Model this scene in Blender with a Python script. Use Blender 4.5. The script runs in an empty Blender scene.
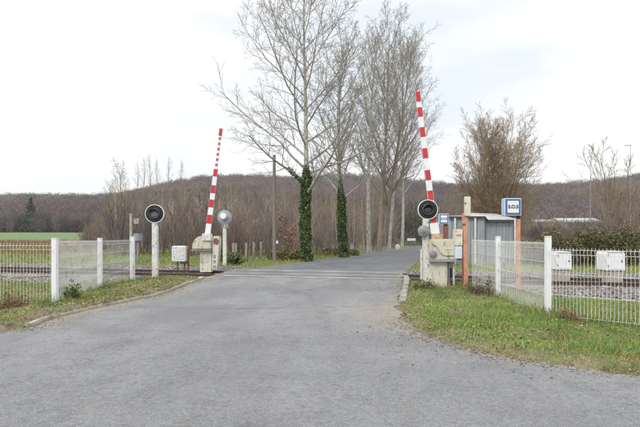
import bpy, bmesh, math, random
import numpy as np
from mathutils import Vector, Matrix

# ------------------------------------------------------------------ camera, sky, sun, exposure
S = bpy.context.scene
C = S.collection
F = 500.0            # focal length in photo pixels (photo 640 x 427), used to size things
HZ = 235.0           # eye-level row of the photo
EYE = 1.6
cd = bpy.data.cameras.new('camera')
cam = bpy.data.objects.new('camera', cd)
C.objects.link(cam)
cam.location = (0, 0, EYE)
cam.rotation_euler = (math.radians(90), 0, 0)
cd.sensor_width = 36
cd.lens = 36 * F / 640
cd.shift_y = (HZ - 213.5) / 640
cd.clip_start = 0.1
cd.clip_end = 6000
S.camera = cam

HAZE = 0.0002
SUN_EL, SUN_AZ = math.radians(38), math.radians(215)      # azimuth from +Y clockwise
w = bpy.data.worlds.new('World')
S.world = w
w.use_nodes = True
nt = w.node_tree
nt.nodes.clear()
def N(t, **kw):
    n = nt.nodes.new(t)
    for k, v in kw.items():
        setattr(n, k, v)
    return n
out = N('ShaderNodeOutputWorld'); bg = N('ShaderNodeBackground')
bg.inputs['Strength'].default_value = 0.1
sky = N('ShaderNodeTexSky', sky_type='NISHITA', sun_disc=False, sun_elevation=SUN_EL, sun_rotation=SUN_AZ)
tc = N('ShaderNodeTexCoord'); sep = N('ShaderNodeSeparateXYZ')
nt.links.new(tc.outputs['Generated'], sep.inputs[0])
grad = N('ShaderNodeMapRange', interpolation_type='SMOOTHSTEP')   # overcast: brighter overhead than at the horizon
grad.inputs['From Min'].default_value = 0.40; grad.inputs['From Max'].default_value = 1.0
grad.inputs['To Min'].default_value = 9.6; grad.inputs['To Max'].default_value = 27.0
nt.links.new(sep.outputs['Z'], grad.inputs['Value'])
mp = N('ShaderNodeMapping'); mp.inputs['Scale'].default_value = (1.0, 1.0, 4.5)
mp.inputs['Location'].default_value = (3.1, 0.4, 0.2)
nz = N('ShaderNodeTexNoise'); nz.inputs['Scale'].default_value = 1.7; nz.inputs['Detail'].default_value = 7
nt.links.new(tc.outputs['Generated'], mp.inputs[0]); nt.links.new(mp.outputs[0], nz.inputs['Vector'])
thin = N('ShaderNodeMapRange', interpolation_type='SMOOTHSTEP')
thin.inputs['From Min'].default_value = 0.47; thin.inputs['From Max'].default_value = 0.72
nt.links.new(nz.outputs['Fac'], thin.inputs['Value'])
tint = N('ShaderNodeMix', data_type='RGBA')
tint.inputs['A'].default_value = (0.985, 0.99, 1.0, 1); tint.inputs['B'].default_value = (0.8, 0.865, 0.94, 1)
nt.links.new(thin.outputs[0], tint.inputs['Factor'])
cl = N('ShaderNodeVectorMath', operation='SCALE')
nt.links.new(tint.outputs['Result'], cl.inputs[0]); nt.links.new(grad.outputs[0], cl.inputs['Scale'])
mx = N('ShaderNodeMix', data_type='RGBA'); mx.inputs['Factor'].default_value = 0.94
nt.links.new(sky.outputs[0], mx.inputs['A']); nt.links.new(cl.outputs[0], mx.inputs['B'])
nt.links.new(mx.outputs['Result'], bg.inputs['Color']); nt.links.new(bg.outputs[0], out.inputs[0])

sd = bpy.data.lights.new('sun', 'SUN'); sd.energy = 1.5; sd.angle = math.radians(10); sd.color = (1, .96, .9)
sun = bpy.data.objects.new('sun', sd); C.objects.link(sun)
sdir = Vector((math.sin(SUN_AZ) * math.cos(SUN_EL), math.cos(SUN_AZ) * math.cos(SUN_EL), math.sin(SUN_EL)))
sun.rotation_euler = sdir.to_track_quat('Z', 'Y').to_euler()
sun.location = (0, -20, 40)

vs = S.view_settings
S.display_settings.display_device = 'sRGB'
vs.view_transform = 'Standard'; vs.look = 'None'; vs.exposure = 0.22; vs.gamma = 1.0
vs.use_curve_mapping = False
S.cycles.max_bounces = 5; S.cycles.diffuse_bounces = 3; S.cycles.glossy_bounces = 2
S.cycles.transparent_max_bounces = 8
S.cycles.use_denoising = True

# ------------------------------------------------------------------ helpers
def setp(o, label=None, cat=None, group=None, kind=None):
    if label: o['label'] = label
    if cat: o['category'] = cat
    if group: o['group'] = group
    if kind: o['kind'] = kind
    return o

def thing(name, loc, label, cat, group=None, rz=0.0):
    o = bpy.data.objects.new(name, None)
    o.empty_display_size = 0.2
    C.objects.link(o)
    o.location = loc
    o.rotation_euler = (0, 0, rz)
    return setp(o, label, cat, group)

def link(name, me, parent=None):
    o = bpy.data.objects.new(name, me)
    C.objects.link(o)
    if parent is not None:
        o.parent = parent
    return o

def np_mesh(name, v, faces, mats, tint=None, mi=None, smooth=False):
    """v (N,3); faces: list of int arrays (M,k); one mesh"""
    me = bpy.data.meshes.new(name)
    v = np.asarray(v, dtype=np.float32)
    me.vertices.add(len(v)); me.vertices.foreach_set('co', v.ravel())
    loops = np.concatenate([np.asarray(f).ravel() for f in faces]).astype(np.int32)
    tot = np.concatenate([np.full(len(f), np.asarray(f).shape[1]) for f in faces]).astype(np.int32)
    st = np.concatenate([[0], np.cumsum(tot)[:-1]]).astype(np.int32)
    me.loops.add(len(loops)); me.loops.foreach_set('vertex_index', loops)
    me.polygons.add(len(tot)); me.polygons.foreach_set('loop_start', st)
    for m in (mats if isinstance(mats, (list, tuple)) else [mats]):
        me.materials.append(m)
    if mi is not None:
        me.polygons.foreach_set('material_index', np.asarray(mi, dtype=np.int32))
    me.polygons.foreach_set('use_smooth', np.full(len(tot), smooth))
    me.update(calc_edges=True)
    if tint is not None:
        t = np.ones((len(v), 4), dtype=np.float32); t[:, :3] = tint
        a = me.attributes.new('tint', 'FLOAT_COLOR', 'POINT'); a.data.foreach_set('color', t.ravel())
    me.validate()
    return me

class MB:
    def __init__(s):
        s.v = []; s.f = []; s.m = []
    def add(s, vs_, fs, mi=0):
        b = len(s.v); s.v += [tuple(p) for p in vs_]
        for f in fs:
            s.f.append([i + b for i in f]); s.m.append(mi)
        return s
    def box(s, c, d, mi=0, R=None):
        c = Vector(c); h = Vector(d) / 2
        P = [Vector((x * h.x, y * h.y, z * h.z)) for x in (-1, 1) for y in (-1, 1) for z in (-1, 1)]
        if R is not None: P = [R @ p for p in P]
        return s.add([c + p for p in P], [(0, 1, 3, 2), (4, 6, 7, 5), (0, 4, 5, 1), (2, 3, 7, 6), (0, 2, 6, 4), (1, 5, 7, 3)], mi)
    def lathe(s, prof, o, ax, n=24, mi=0, mis=None, ring=False):
        """prof: (radius, height) pairs; closed at both ends"""
        o = Vector(o); ax = Vector(ax).normalized()
        u = ax.orthogonal().normalized(); w_ = ax.cross(u)
        vv = []
        for r, h in prof:
            for k in range(n):
                a = 2 * math.pi * k / n
                vv.append(o + ax * h + (u * math.cos(a) + w_ * math.sin(a)) * r)
        b = len(s.v); s.v += [tuple(p) for p in vv]
        for i in range(len(prof) - 1):
            for k in range(n):
                k2 = (k + 1) % n
                s.f.append([b + i * n + k, b + i * n + k2, b + (i + 1) * n + k2, b + (i + 1) * n + k])
                s.m.append(mis[i] if mis else mi)
        L = (len(prof) - 1) * n
        if ring:
            for k in range(n):
                k2 = (k + 1) % n
                s.f.append([b + L + k, b + L + k2, b + k2, b + k]); s.m.append(mi)
            return s
        s.f.append([b + k for k in range(n)][::-1]); s.m.append(mis[0] if mis else mi)
        s.f.append([b + L + k for k in range(n)]); s.m.append(mis[-1] if mis else mi)
        return s
    def cyl(s, p0, p1, r0, r1=None, n=12, mi=0):
        p0 = Vector(p0); p1 = Vector(p1)
        return s.lathe([(r0, 0), (r0 if r1 is None else r1, (p1 - p0).length)], p0, p1 - p0, n, mi)
    def prism(s, poly, y0, y1, mi=0):
        """polygon in x,z extruded along y"""
        n = len(poly)
        a = [(x, y0, z) for x, z in poly] + [(x, y1, z) for x, z in poly]
        fs = [list(range(n)), list(range(2 * n - 1, n - 1, -1))]
        fs += [(i, i + n, (i + 1) % n + n, (i + 1) % n) for i in range(n)]
        return s.add(a, fs, mi)
    def build(s, name, mats, parent=None, bevel=0.0, seg=2, ang=35, loc=None):
        me = bpy.data.meshes.new(name)
        me.from_pydata(s.v, [], s.f)
        for m in (mats if isinstance(mats, (list, tuple)) else [mats]): me.materials.append(m)
        me.polygons.foreach_set('material_index', s.m)
        bm = bmesh.new(); bm.from_mesh(me)
        bmesh.ops.recalc_face_normals(bm, faces=bm.faces)
        if bevel > 0:
            es = [e for e in bm.edges if len(e.link_faces) == 2 and e.calc_face_angle(0) > math.radians(40)]
            bmesh.ops.bevel(bm, geom=es, offset=bevel, segments=seg, affect='EDGES', clamp_overlap=True)
        bm.to_mesh(me); bm.free()
        me.polygons.foreach_set('use_smooth', [True] * len(me.polygons))
        me.set_sharp_from_angle(angle=math.radians(ang))
        o = link(name, me, parent)
        if loc: o.location = loc
        return o

def tubes(polys, sides):
    """polys: list of (pts list, radii list) -> verts, quads"""
    by = {}
    for p, r in polys: by.setdefault(len(p), []).append((p, r))
    V = []; Q = []; base = 0
    for K, L in by.items():
        P = np.array([a for a, _ in L], dtype=np.float64); R = np.array([b for _, b in L], dtype=np.float64)
        T = np.gradient(P, axis=1); T /= np.linalg.norm(T, axis=2, keepdims=True) + 1e-9
        D = P[:, -1] - P[:, 0]
        ref = np.where(np.abs(D[:, 2:3]) > 0.8 * np.linalg.norm(D, axis=1, keepdims=True), np.array([[1.0, 0.13, 0]]), np.array([[0.1, 0, 1.0]]))
        U = np.cross(T, ref[:, None, :]); U /= np.linalg.norm(U, axis=2, keepdims=True) + 1e-9
        W = np.cross(T, U)
        a = np.arange(sides) * 2 * np.pi / sides
        ring = P[:, :, None] + R[:, :, None, None] * (np.cos(a)[None, None, :, None] * U[:, :, None] + np.sin(a)[None, None, :, None] * W[:, :, None])
        B = len(L)
        idx = (np.arange(B * K * sides).reshape(B, K, sides)) + base
        nx = np.roll(idx, -1, axis=2)
        q = np.stack([idx[:, :-1], nx[:, :-1], nx[:, 1:], idx[:, 1:]], axis=-1).reshape(-1, 4)
        V.append(ring.reshape(-1, 3)); Q.append(q); base += B * K * sides
    return np.concatenate(V), np.concatenate(Q)

# ------------------------------------------------------------------ materials
def rgb(c): return (c[0], c[1], c[2], 1)
def mat(name, base, rough=0.75, var=0.15, scale=4.0, bump=0.0, bscale=40.0, spots=None, attr=False, metal=0.0, stretch=None, spec=0.4):
    m = bpy.data.materials.new(name); m.use_nodes = True
    t = m.node_tree; b = t.nodes['Principled BSDF']
    b.inputs['Roughness'].default_value = rough; b.inputs['Metallic'].default_value = metal
    b.inputs['Specular IOR Level'].default_value = spec
    co = t.nodes.new('ShaderNodeTexCoord'); vec = co.outputs['Object']
    if stretch:
        mpn = t.nodes.new('ShaderNodeMapping'); mpn.inputs['Scale'].default_value = stretch
        t.links.new(vec, mpn.inputs[0]); vec = mpn.outputs[0]
    def noise(sc, det=5):
        n = t.nodes.new('ShaderNodeTexNoise'); n.inputs['Scale'].default_value = sc; n.inputs['Detail'].default_value = det
        t.links.new(vec, n.inputs['Vector']); return n.outputs['Fac']
    def rng_(v, a, b_, c=0., d=1.):
        r = t.nodes.new('ShaderNodeMapRange'); r.inputs[1].default_value = a; r.inputs[2].default_value = b_
        r.inputs[3].default_value = c; r.inputs[4].default_value = d
        t.links.new(v, r.inputs[0]); return r.outputs[0]
    def mix(f, A, B, bt='MIX'):
        x = t.nodes.new('ShaderNodeMix'); x.data_type = 'RGBA'; x.blend_type = bt
        for k, val in (('Factor', f), ('A', A), ('B', B)):
            if isinstance(val, (tuple, list, float, int)): x.inputs[k].default_value = val
            else: t.links.new(val, x.inputs[k])
        return x.outputs['Result']
    col = mix(rng_(noise(scale), .3, .7), rgb([c * (1 - var) for c in base]), rgb([min(1, c * (1 + var)) for c in base]))
    if attr:
        an = t.nodes.new('ShaderNodeAttribute'); an.attribute_name = 'tint'
        col = mix(1.0, col, an.outputs['Color'], 'MULTIPLY')
    for sp in (spots or []):     # (colour, scale, lo, hi)
        col = mix(rng_(noise(sp[1], 7), sp[2], sp[3]), col, rgb(sp[0]))
    t.links.new(col, b.inputs['Base Color'])
    if bump:
        bn = t.nodes.new('ShaderNodeBump'); bn.inputs['Strength'].default_value = bump; bn.inputs['Distance'].default_value = 0.02
        t.links.new(noise(bscale, 6), bn.inputs['Height']); t.links.new(bn.outputs[0], b.inputs['Normal'])
    m['t'] = 1
    return m

RUST = (.19, .075, .03)
GRIME = (.22, .2, .16)
M = {}
M['white_paint'] = mat('white_paint', (.72, .73, .74), .5, .05, 3, spots=[((.42, .42, .36), 7, .58, .75), ((.3, .32, .24), 15, .66, .74)], stretch=(1, 1, .4))
M['old_white'] = mat('old_white', (.6, .6, .57), .6, .08, 5, .1, spots=[(GRIME, 14, .55, .68), (RUST, 23, .64, .7)])
M['wire'] = mat('wire', (.66, .66, .64), .55, .08, 2, spots=[((.36, .34, .29), 6, .58, .75)])
M['wire_cream'] = mat('wire_cream', (.7, .68, .58), .55, .08, 2, spots=[((.34, .31, .22), 6, .55, .75)])
M['cream'] = mat('cream', (.53, .505, .40), .55, .07, 4, .05, spots=[(GRIME, 7, .56, .78), (RUST, 15, .62, .7)], stretch=(1, 1, .3))
M['cream_light'] = mat('cream_light', (.6, .575, .48), .55, .07, 4, spots=[(GRIME, 9, .56, .8), (RUST, 19, .65, .71)], stretch=(1, 1, .35))
M['dark_gap'] = mat('dark_gap', (.03, .028, .025), .8, .2)
M['blue_white'] = mat('blue_white', (.55, .62, .68), .5, .06, 4, spots=[(GRIME, 9, .62, .8)])
M['black'] = mat('black', (.018, .018, .02), .55, .2)
M['dark_grey'] = mat('dark_grey', (.06, .062, .068), .5, .2)
M['lens'] = mat('lens', (.05, .045, .055), .15, .2, spec=.8)
M['grey_lens'] = mat('grey_lens', (.16, .15, .17), .2, .2, spec=.8)
M['grey_metal'] = mat('grey_metal', (.27, .29, .32), .5, .12, 4, spots=[(GRIME, 9, .6, .75)])
M['mid_grey'] = mat('mid_grey', (.22, .22, .22), .6, .15, 8)
M['red'] = mat('red', (.47, .035, .04), .55, .15, 3, spots=[((.36, .06, .05), 9, .58, .75)])
M['arm_white'] = mat('arm_white', (.72, .73, .74), .5, .05, 3, spots=[((.45, .44, .4), 8, .62, .8)])
M['orange'] = mat('orange', (.54, .27, .175), .65, .16, 5, .15, 30, spots=[((.38, .17, .1), 12, .55, .72)])
M['redbrown'] = mat('redbrown', (.2, .085, .06), .7, .2, 6)
M['concrete'] = mat('concrete', (.36, .34, .3), .9, .15, 5, .5, 30, spots=[((.18, .17, .14), 8, .55, .75)])
M['worn_edging'] = mat('worn_edging', (.3, .285, .26), .9, .2, 5, .5, 30, spots=[((.16, .158, .157), 2.2, .46, .58)])
M['concrete_pale'] = mat('concrete_pale', (.36, .325, .27), .9, .15, 4, .5, 30, spots=[((.2, .17, .12), 5, .52, .72)])
M['kerb_grey'] = mat('kerb_grey', (.25, .24, .215), .9, .2, 5, .5, 30, spots=[((.12, .12, .09), 7, .5, .7)])
M['post_conc'] = mat('post_conc', (.27, .23, .19), .9, .2, 5, .4, 30)
M['wood_pole'] = mat('wood_pole', (.2, .165, .135), .9, .2, 6, .5, 20, stretch=(6, 6, .5))
M['blue'] = mat('blue', (.05, .15, .36), .5, .08)
M['sos_side'] = mat('sos_side', (.42, .5, .58), .5, .06)
M['ink'] = mat('ink', (.02, .022, .03), .6, .1)
M['metal_sheet'] = mat('metal_sheet', (.29, .325, .355), .42, .16, 2.5, spots=[((.15, .13, .12), 3, .6, .8)], stretch=(2, 2, .35), metal=.25)
M['roof_sheet'] = mat('roof_sheet', (.4, .4, .39), .6, .12, 3, spots=[((.26, .24, .22), 4, .55, .75)])
M['dark_edge'] = mat('dark_edge', (.05, .05, .055), .6, .2)
M['rail_steel'] = mat('rail_steel', (.085, .055, .045), .7, .25, 3, spots=[((.045, .03, .025), 8, .5, .7)])
M['rail_head'] = mat('rail_head', (.27, .25, .24), .35, .1, 3, metal=.7)
M['sleeper'] = mat('sleeper', (.11, .085, .07), .9, .25, 6, .4, 25)
M['stone'] = mat('stone', (.19, .18, .17), .9, .25, 3, attr=True)
M['ballast'] = mat('ballast', (.12, .108, .096), .95, .35, 14, .8, 20)
M['bark_pale'] = mat('bark_pale', (.39, .375, .34), .9, .25, 3, .4, 14, stretch=(3, 3, .8), spots=[((.12, .11, .095), 5, .52, .66)])
M['twig_pale'] = mat('twig_pale', (.27, .25, .215), .9, .15, 1.5)
M['bark_brown'] = mat('bark_brown', (.23, .19, .15), .9, .2, 3, .4, 12)
M['twig_brown'] = mat('twig_brown', (.29, .22, .14), .9, .2, 1)
M['ivy'] = mat('ivy', (.075, .115, .042), .55, .3, 2, attr=True)
M['thicket'] = mat('thicket', (.205, .18, .162), .95, .2, .6, attr=True)
M['wood'] = mat('wood', (.126, .112, .106), .95, .2, .03, attr=True)
M['leafy'] = mat('leafy', (.07, .09, .035), .7, .3, 1.2, attr=True)
M['needle'] = mat('needle', (.055, .075, .06), .8, .3, 1, attr=True)
M['blade'] = mat('blade', (.165, .235, .065), .65, .15, 1.2, attr=True, spec=.25)
M['leaf_litter'] = mat('leaf_litter', (.2, .115, .06), .8, .3, 9, attr=True)
M['turf'] = mat('turf', (.125, .125, .055), .95, .3, 1.3, .6, 12, spots=[((.2, .16, .1), 1.6, .46, .62), ((.09, .07, .045), 5, .55, .7)])
M['ground'] = mat('ground', (.125, .13, .055), .95, .25, .25, .6, 8, spots=[((.17, .14, .085), .35, .48, .7), ((.09, .07, .045), 1.5, .58, .75)])
M['field'] = mat('field', (.088, .145, .048), .95, .14, .05, spots=[((.12, .17, .05), .12, .5, .7)])
M['stubble'] = mat('stubble', (.19, .135, .085), .95, .25, .15, .6, 6, spots=[((.13, .12, .06), .3, .52, .7)])
M['hillsoil'] = mat('hillsoil', (.07, .055, .05), .95, .3, .01)
M['wall_pale'] = mat('wall_pale', (.45, .44, .41), .85, .08, .6)
M['wall_dull'] = mat('wall_dull', (.3, .29, .28), .85, .1, .6)
M['roof_tile'] = mat('roof_tile', (.24, .13, .09), .85, .2, 3)
M['deadweed'] = mat('deadweed', (.1, .055, .05), .9, .3, 6)

def asphalt(name, lo, hi, grit):
    m = bpy.data.materials.new(name); m.use_nodes = True
    t = m.node_tree; b = t.nodes['Principled BSDF']; L = t.links.new
    b.inputs['Roughness'].default_value = .82; b.inputs['Specular IOR Level'].default_value = .3
    co = t.nodes.new('ShaderNodeTexCoord').outputs['Object']
    def noise(sc, det=5, vec=co, dist=0.):
        n = t.nodes.new('ShaderNodeTexNoise'); n.inputs['Scale'].default_value = sc; n.inputs['Detail'].default_value = det
        n.inputs['Distortion'].default_value = dist
        L(vec, n.inputs['Vector']); return n.outputs['Fac']
    def mr(v, a, b_, c=0., d=1.):
        r = t.nodes.new('ShaderNodeMapRange'); r.inputs[1].default_value = a; r.inputs[2].default_value = b_
        r.inputs[3].default_value = c; r.inputs[4].default_value = d
        if isinstance(v, float): r.inputs[0].default_value = v
        else: L(v, r.inputs[0])
        return r.outputs[0]
    def mix(f, A, B, bt='MIX'):
        x = t.nodes.new('ShaderNodeMix'); x.data_type = 'RGBA'; x.blend_type = bt
        for k, val in (('Factor', f), ('A', A), ('B', B)):
            if isinstance(val, (tuple, list, float, int)): x.inputs[k].default_value = val
            else: L(val, x.inputs[k])
        return x.outputs['Result']
    def math_(op, a, b_):
        x = t.nodes.new('ShaderNodeMath'); x.operation = op
        for i, v in enumerate((a, b_)):
            if isinstance(v, (float, int)): x.inputs[i].default_value = v
            else: L(v, x.inputs[i])
        return x.outputs[0]
    def mapped(scale):
        mpn = t.nodes.new('ShaderNodeMapping'); mpn.inputs['Scale'].default_value = scale
        L(co, mpn.inputs[0]); return mpn.outputs[0]
    col = mix(mr(noise(.42, 6, co, .6), .32, .68), rgb(lo), rgb(hi))
    at = t.nodes.new('ShaderNodeAttribute'); at.attribute_name = 'tint'
    spl = t.nodes.new('ShaderNodeSeparateColor'); L(at.outputs['Color'], spl.inputs[0])
    # streaks along the driving direction, paler wheel tracks, darker patches
    col = mix(math_('MULTIPLY', mr(noise(1.0, 5, mapped((1.5, .16, 1))), .48, .72), .6), col, rgb([c * .7 for c in lo]))
    col = mix(math_('MULTIPLY', spl.outputs[1], mr(noise(1.3, 5), .3, .65, .1, .75)), col, rgb([min(1, c * 1.22) for c in hi]))
    col = mix(mr(noise(.3, 5, co, 1.2), .49, .62, 0, .55), col, rgb([c * .62 for c in lo]))
    col = mix(mr(noise(2.4, 7, co, .4), .52, .68, 0, .5), col, rgb([c * .66 for c in lo]))
    # aggregate
    sp = noise(85, 2)
    col = mix(mr(sp, .52, .68), col, rgb([min(1, c * 1.32) for c in hi]))
    col = mix(mr(noise(60, 3), .54, .72), col, rgb([c * .6 for c in lo]))
    col = mix(mr(noise(17, 5), .5, .72, 0, .55), col, rgb([c * .62 for c in lo]))
    col = mix(mr(noise(23, 4, mapped((1, 1, 1)), .3), .54, .74, 0, .5), col, rgb([min(1, c * 1.3) for c in hi]))
    # cracks
    wv = t.nodes.new('ShaderNodeVectorMath'); wv.operation = 'ADD'
    nw = t.nodes.new('ShaderNodeTexNoise'); nw.inputs['Scale'].default_value = 2.6; nw.inputs['Detail'].default_value = 9; nw.inputs['Roughness'].default_value = .65
    L(co, nw.inputs['Vector']); L(co, wv.inputs[0]); L(nw.outputs['Color'], wv.inputs[1])
    vo = t.nodes.new('ShaderNodeTexVoronoi'); vo.feature = 'DISTANCE_TO_EDGE'; vo.inputs['Scale'].default_value = .55
    L(wv.outputs[0], vo.inputs['Vector'])
    crack = math_('MULTIPLY', mr(vo.outputs['Distance'], .002, .008, 1, 0), mr(noise(.5, 3), .52, .6))
    col = mix(math_('MULTIPLY', crack, .72), col, rgb((.045, .043, .042)))
    col = mix(math_('MULTIPLY', spl.outputs[2], mr(noise(4, 5), .35, .6, .2, .7)), col, rgb((.06, .058, .056)))   # joint across the road
    # oil spots
    col = mix(math_('MULTIPLY', mr(noise(2.3, 3), .68, .78), .55), col, rgb([c * .45 for c in lo]))
    # brown sand and grit swept to the margins
    e = math_('ADD', spl.outputs[0], mr(noise(3.2, 7), .3, .7, -.45, .45))
    col = mix(mr(e, .3, 1.15, 0, .8), col, rgb(grit))
    L(col, b.inputs['Base Color'])
    bn = t.nodes.new('ShaderNodeBump'); bn.inputs['Strength'].default_value = .5; bn.inputs['Distance'].default_value = .008
    L(noise(70, 3), bn.inputs['Height']); L(bn.outputs[0], b.inputs['Normal'])
    return m
M['asphalt'] = asphalt('asphalt', (.135, .136, .139), (.184, .185, .188), (.225, .198, .16))
M['asphalt_dark'] = asphalt('asphalt_dark', (.098, .1, .105), (.13, .132, .138), (.2, .17, .13))

# ------------------------------------------------------------------ terrain
def sstep(a, b, x):
    t = np.clip((np.asarray(x, dtype=float) - a) / (b - a), 0, 1); return t * t * (3 - 2 * t)
TN = np.array([0.247, 0.969]); TU = np.array([0.969, -0.247])
TY0 = 17.9           # where the track's centre line crosses x = 0
def tdist(x, y): return (np.asarray(x) * TN[0] + (np.asarray(y) - TY0) * TN[1])
def bump_(x, y): return 0.17 * (1 - sstep(2.0, 6.0, np.abs(tdist(x, y))))
RX = [-700, -400, -150, 0, 60, 110, 150, 200, 260, 300, 400, 450, 540, 580, 610, 640, 720, 900, 1300]
RYp = [209, 208, 204, 199, 195, 191, 183, 176, 173.5, 175, 180, 182.5, 182, 181, 178, 174, 166, 172, 190]
def hgt(x, y):
    x = np.asarray(x, dtype=float); y = np.asarray(y, dtype=float)
    b = 2.6 * sstep(60, 220, y)
    t = x / np.maximum(y, 1) * 500 + 320
    top = 1.6 + (HZ - np.interp(t, RX, RYp)) / 500 * 700 - 9.0
    s = sstep(225, 760, y) ** .75
    roll = 5 * np.sin(x * .013 + 1) * np.sin(y * .011) + 3.5 * np.sin(x * .027 + y * .019)
    fall = 1 - .3 * sstep(700, 1500, y)
    h = b + (top - b + roll * sstep(240, 420, y)) * s * fall
    return h + bump_(x, y)
def ground_h(x, y):      # the sheet under everything: sunk under the ballast
    d = np.abs(tdist(x, y))
    return hgt(x, y) - 0.24 * (1 - sstep(2.0, 2.7, d))

def P(px, py, z0=0.0):
    """ground point under photo pixel"""
    D = 10.0
    for _ in range(40):
        X = (px - 320) / F * D
        D = .5 * D + .5 * F * (EYE - float(hgt(X, D)) - z0) / (py - HZ)
    return Vector(((px - 320) / F * D, D, float(hgt((px - 320) / F * D, D))))
def ZZ(py, D): return EYE + (HZ - py) * D / F
def XX(px, D): return (px - 320) / F * D

def grid_sheet(name, xs, ys, hf, m, kind='structure', flip=False):
    X, Y = np.meshgrid(xs, ys); Z = hf(X, Y)
    v = np.stack([X, Y, Z], -1).reshape(-1, 3)
    nx, ny = len(xs), len(ys)
    i = np.arange(nx * ny).reshape(ny, nx)
    q = np.stack([i[:-1, :-1], i[:-1, 1:], i[1:, 1:], i[1:, :-1]], -1).reshape(-1, 4)
    o = link(name, np_mesh(name, v, [q], m, smooth=True)); setp(o, kind=kind)
    return o
def geo(a, b, n): return np.sign(a) * np.geomspace(abs(a), abs(b), n)
xs = np.concatenate([geo(-1500, -30, 40)[:-1], np.arange(-30, 30, .3), geo(30, 1500, 40)])
ys = np.concatenate([np.linspace(-120, -6, 12)[:-1], np.arange(-6, 42, .3), np.geomspace(42, 260, 50)])
grid_sheet('ground', xs, ys, ground_h, M['ground'])
grid_sheet('hills', np.concatenate([np.linspace(-1500, -30, 110)[:-1], np.arange(-30, 30, 6), np.linspace(30, 1500, 110)]),
           np.concatenate([np.linspace(260, 800, 70), np.linspace(820, 1600, 20)]), hgt, M['hillsoil'])

def poly_sheet(name, rows, m, off, nx=24, dens=6):
    """rows: (y, xl, xr) -> strip draped over the terrain"""
    rows = np.array(rows, dtype=float); yy = np.linspace(rows[0, 0], rows[-1, 0], dens * len(rows))
    xl = np.interp(yy, rows[:, 0], rows[:, 1]); xr = np.interp(yy, rows[:, 0], rows[:, 2])
    t = np.linspace(0, 1, nx)
    X = xl[:, None] * (1 - t) + xr[:, None] * t; Y = np.repeat(yy[:, None], nx, 1)
    v = np.stack([X, Y, hgt(X, Y) + off], -1).reshape(-1, 3)
    i = np.arange(X.size).reshape(X.shape)
    q = np.stack([i[:-1, :-1], i[:-1, 1:], i[1:, 1:], i[1:, :-1]], -1).reshape(-1, 4)
    return setp(link(name, np_mesh(name, v, [q], m, smooth=True)), kind='structure')
poly_sheet('field', [(112, -420, -54), (160, -420, -78), (226, -420, -112)], M['field'], .06, 40, 20)
poly_sheet('stubble_field', [(39, -160, -13), (70, -250, -28), (113, -430, -53)], M['stubble'], .05, 40, 20)

# ------------------------------------------------------------------ road
Lp = [P(px, py) for px, py in ((0, 333), (45, 322), (85, 312), (120, 304.5), (150, 298), (175, 290), (192, 283.5), (204, 279))]
Lq = [P(px, py) for px, py in ((228, 271.5), (262, 268), (298, 263.5), (330, 258.5), (356, 255), (384, 251.5), (405, 249))]
Rp = [P(px, py) for px, py in ((640, 378), (580, 370), (520, 361), (478, 352), (450, 344), (420, 333), (404, 322), (398, 310), (399, 300), (402, 290), (403, 282))]
Rq = [P(px, py) for px, py in ((404, 274), (412, 267), (421, 261), (429, 256), (434, 252.5), (436, 250.5))]
Lc = [(-60, 3.5), (-22, 5.6), (-13, 6.7), (-8, 7.55)] + [(p.x, p.y) for p in Lp] + [(p.x, p.y) for p in Lq] + [(12, 67), (21, 76), (40, 92)]
Rc = [(60, 1.2), (22, 3.3), (9, 4.55), (6, 5.0)] + [(p.x, p.y) for p in Rp] + [(p.x, p.y) for p in Rq] + [(17, 62), (26, 71), (44, 86)]
def resample(c, n):
    """smooth (Catmull-Rom) then even spacing in a damped arc length"""
    c = np.array(c); o = []
    for i in range(len(c) - 1):
        p0 = c[max(i - 1, 0)]; p1 = c[i]; p2 = c[i + 1]; p3 = c[min(i + 2, len(c) - 1)]
        for t in np.linspace(0, 1, 12, endpoint=False):
            o.append(.5 * ((2 * p1) + (p2 - p0) * t + (2 * p0 - 5 * p1 + 4 * p2 - p3) * t * t + (3 * p1 - p0 - 3 * p2 + p3) * t ** 3))
    o.append(c[-1]); return np.array(o)
Lcurve = resample(Lc, 0); Rcurve = resample(Rc, 0)
def lx(y): return np.interp(y, Lcurve[:, 1], Lcurve[:, 0])
def rx(y): return np.interp(y, Rcurve[:, 1], Rcurve[:, 0])
# rows: beyond y = 8 both sides march together in y; below, straight rows
yr = np.concatenate([np.linspace(1.3, 9, 90), np.arange(9.15, 45, .15), np.linspace(45.2, 84, 60)])
rng = np.random.default_rng(5)
t = np.linspace(0, 1, 90)
def road_rows(yy):
    xl = np.where(yy < Lcurve[0, 1], -60, lx(yy)); xr = rx(yy)
    # ragged edge
    xl = xl + .05 * np.sin(yy * 5.1) + .03 * np.sin(yy * 13.7); xr = xr + .06 * np.sin(yy * 4.3 + 2) + .04 * np.sin(yy * 11.9)
    X = xl[:, None] * (1 - t) + xr[:, None] * t
    Y = np.repeat(yy[:, None], len(t), 1)
    return X, Y
def road_h(x, y): return hgt(x, y) + .02
X, Y = road_rows(yr)
Zr = road_h(X, Y) + .012 * np.sin(X * .9 + .3) * np.sin(Y * .7)* (np.abs(tdist(X, Y)) > 3)
v = np.stack([X, Y, Zr], -1).reshape(-1, 3)
i = np.arange(X.size).reshape(X.shape)
q = np.stack([i[:-1, :-1], i[:-1, 1:], i[1:, 1:], i[1:, :-1]], -1).reshape(-1, 4)
wid = (X[:, -1:] - X[:, :1]); dl = t[None] * wid; dr = (1 - t[None]) * wid
near_r = np.exp(-((X - 1.0) ** 2 / .8 + (Y - 10.2) ** 2 / 4.5))      # gritty corner by the right kerb
left_apron = np.exp(-dl / .55) * 1.25 * (Y < 17) * (Y > 6)
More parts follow.
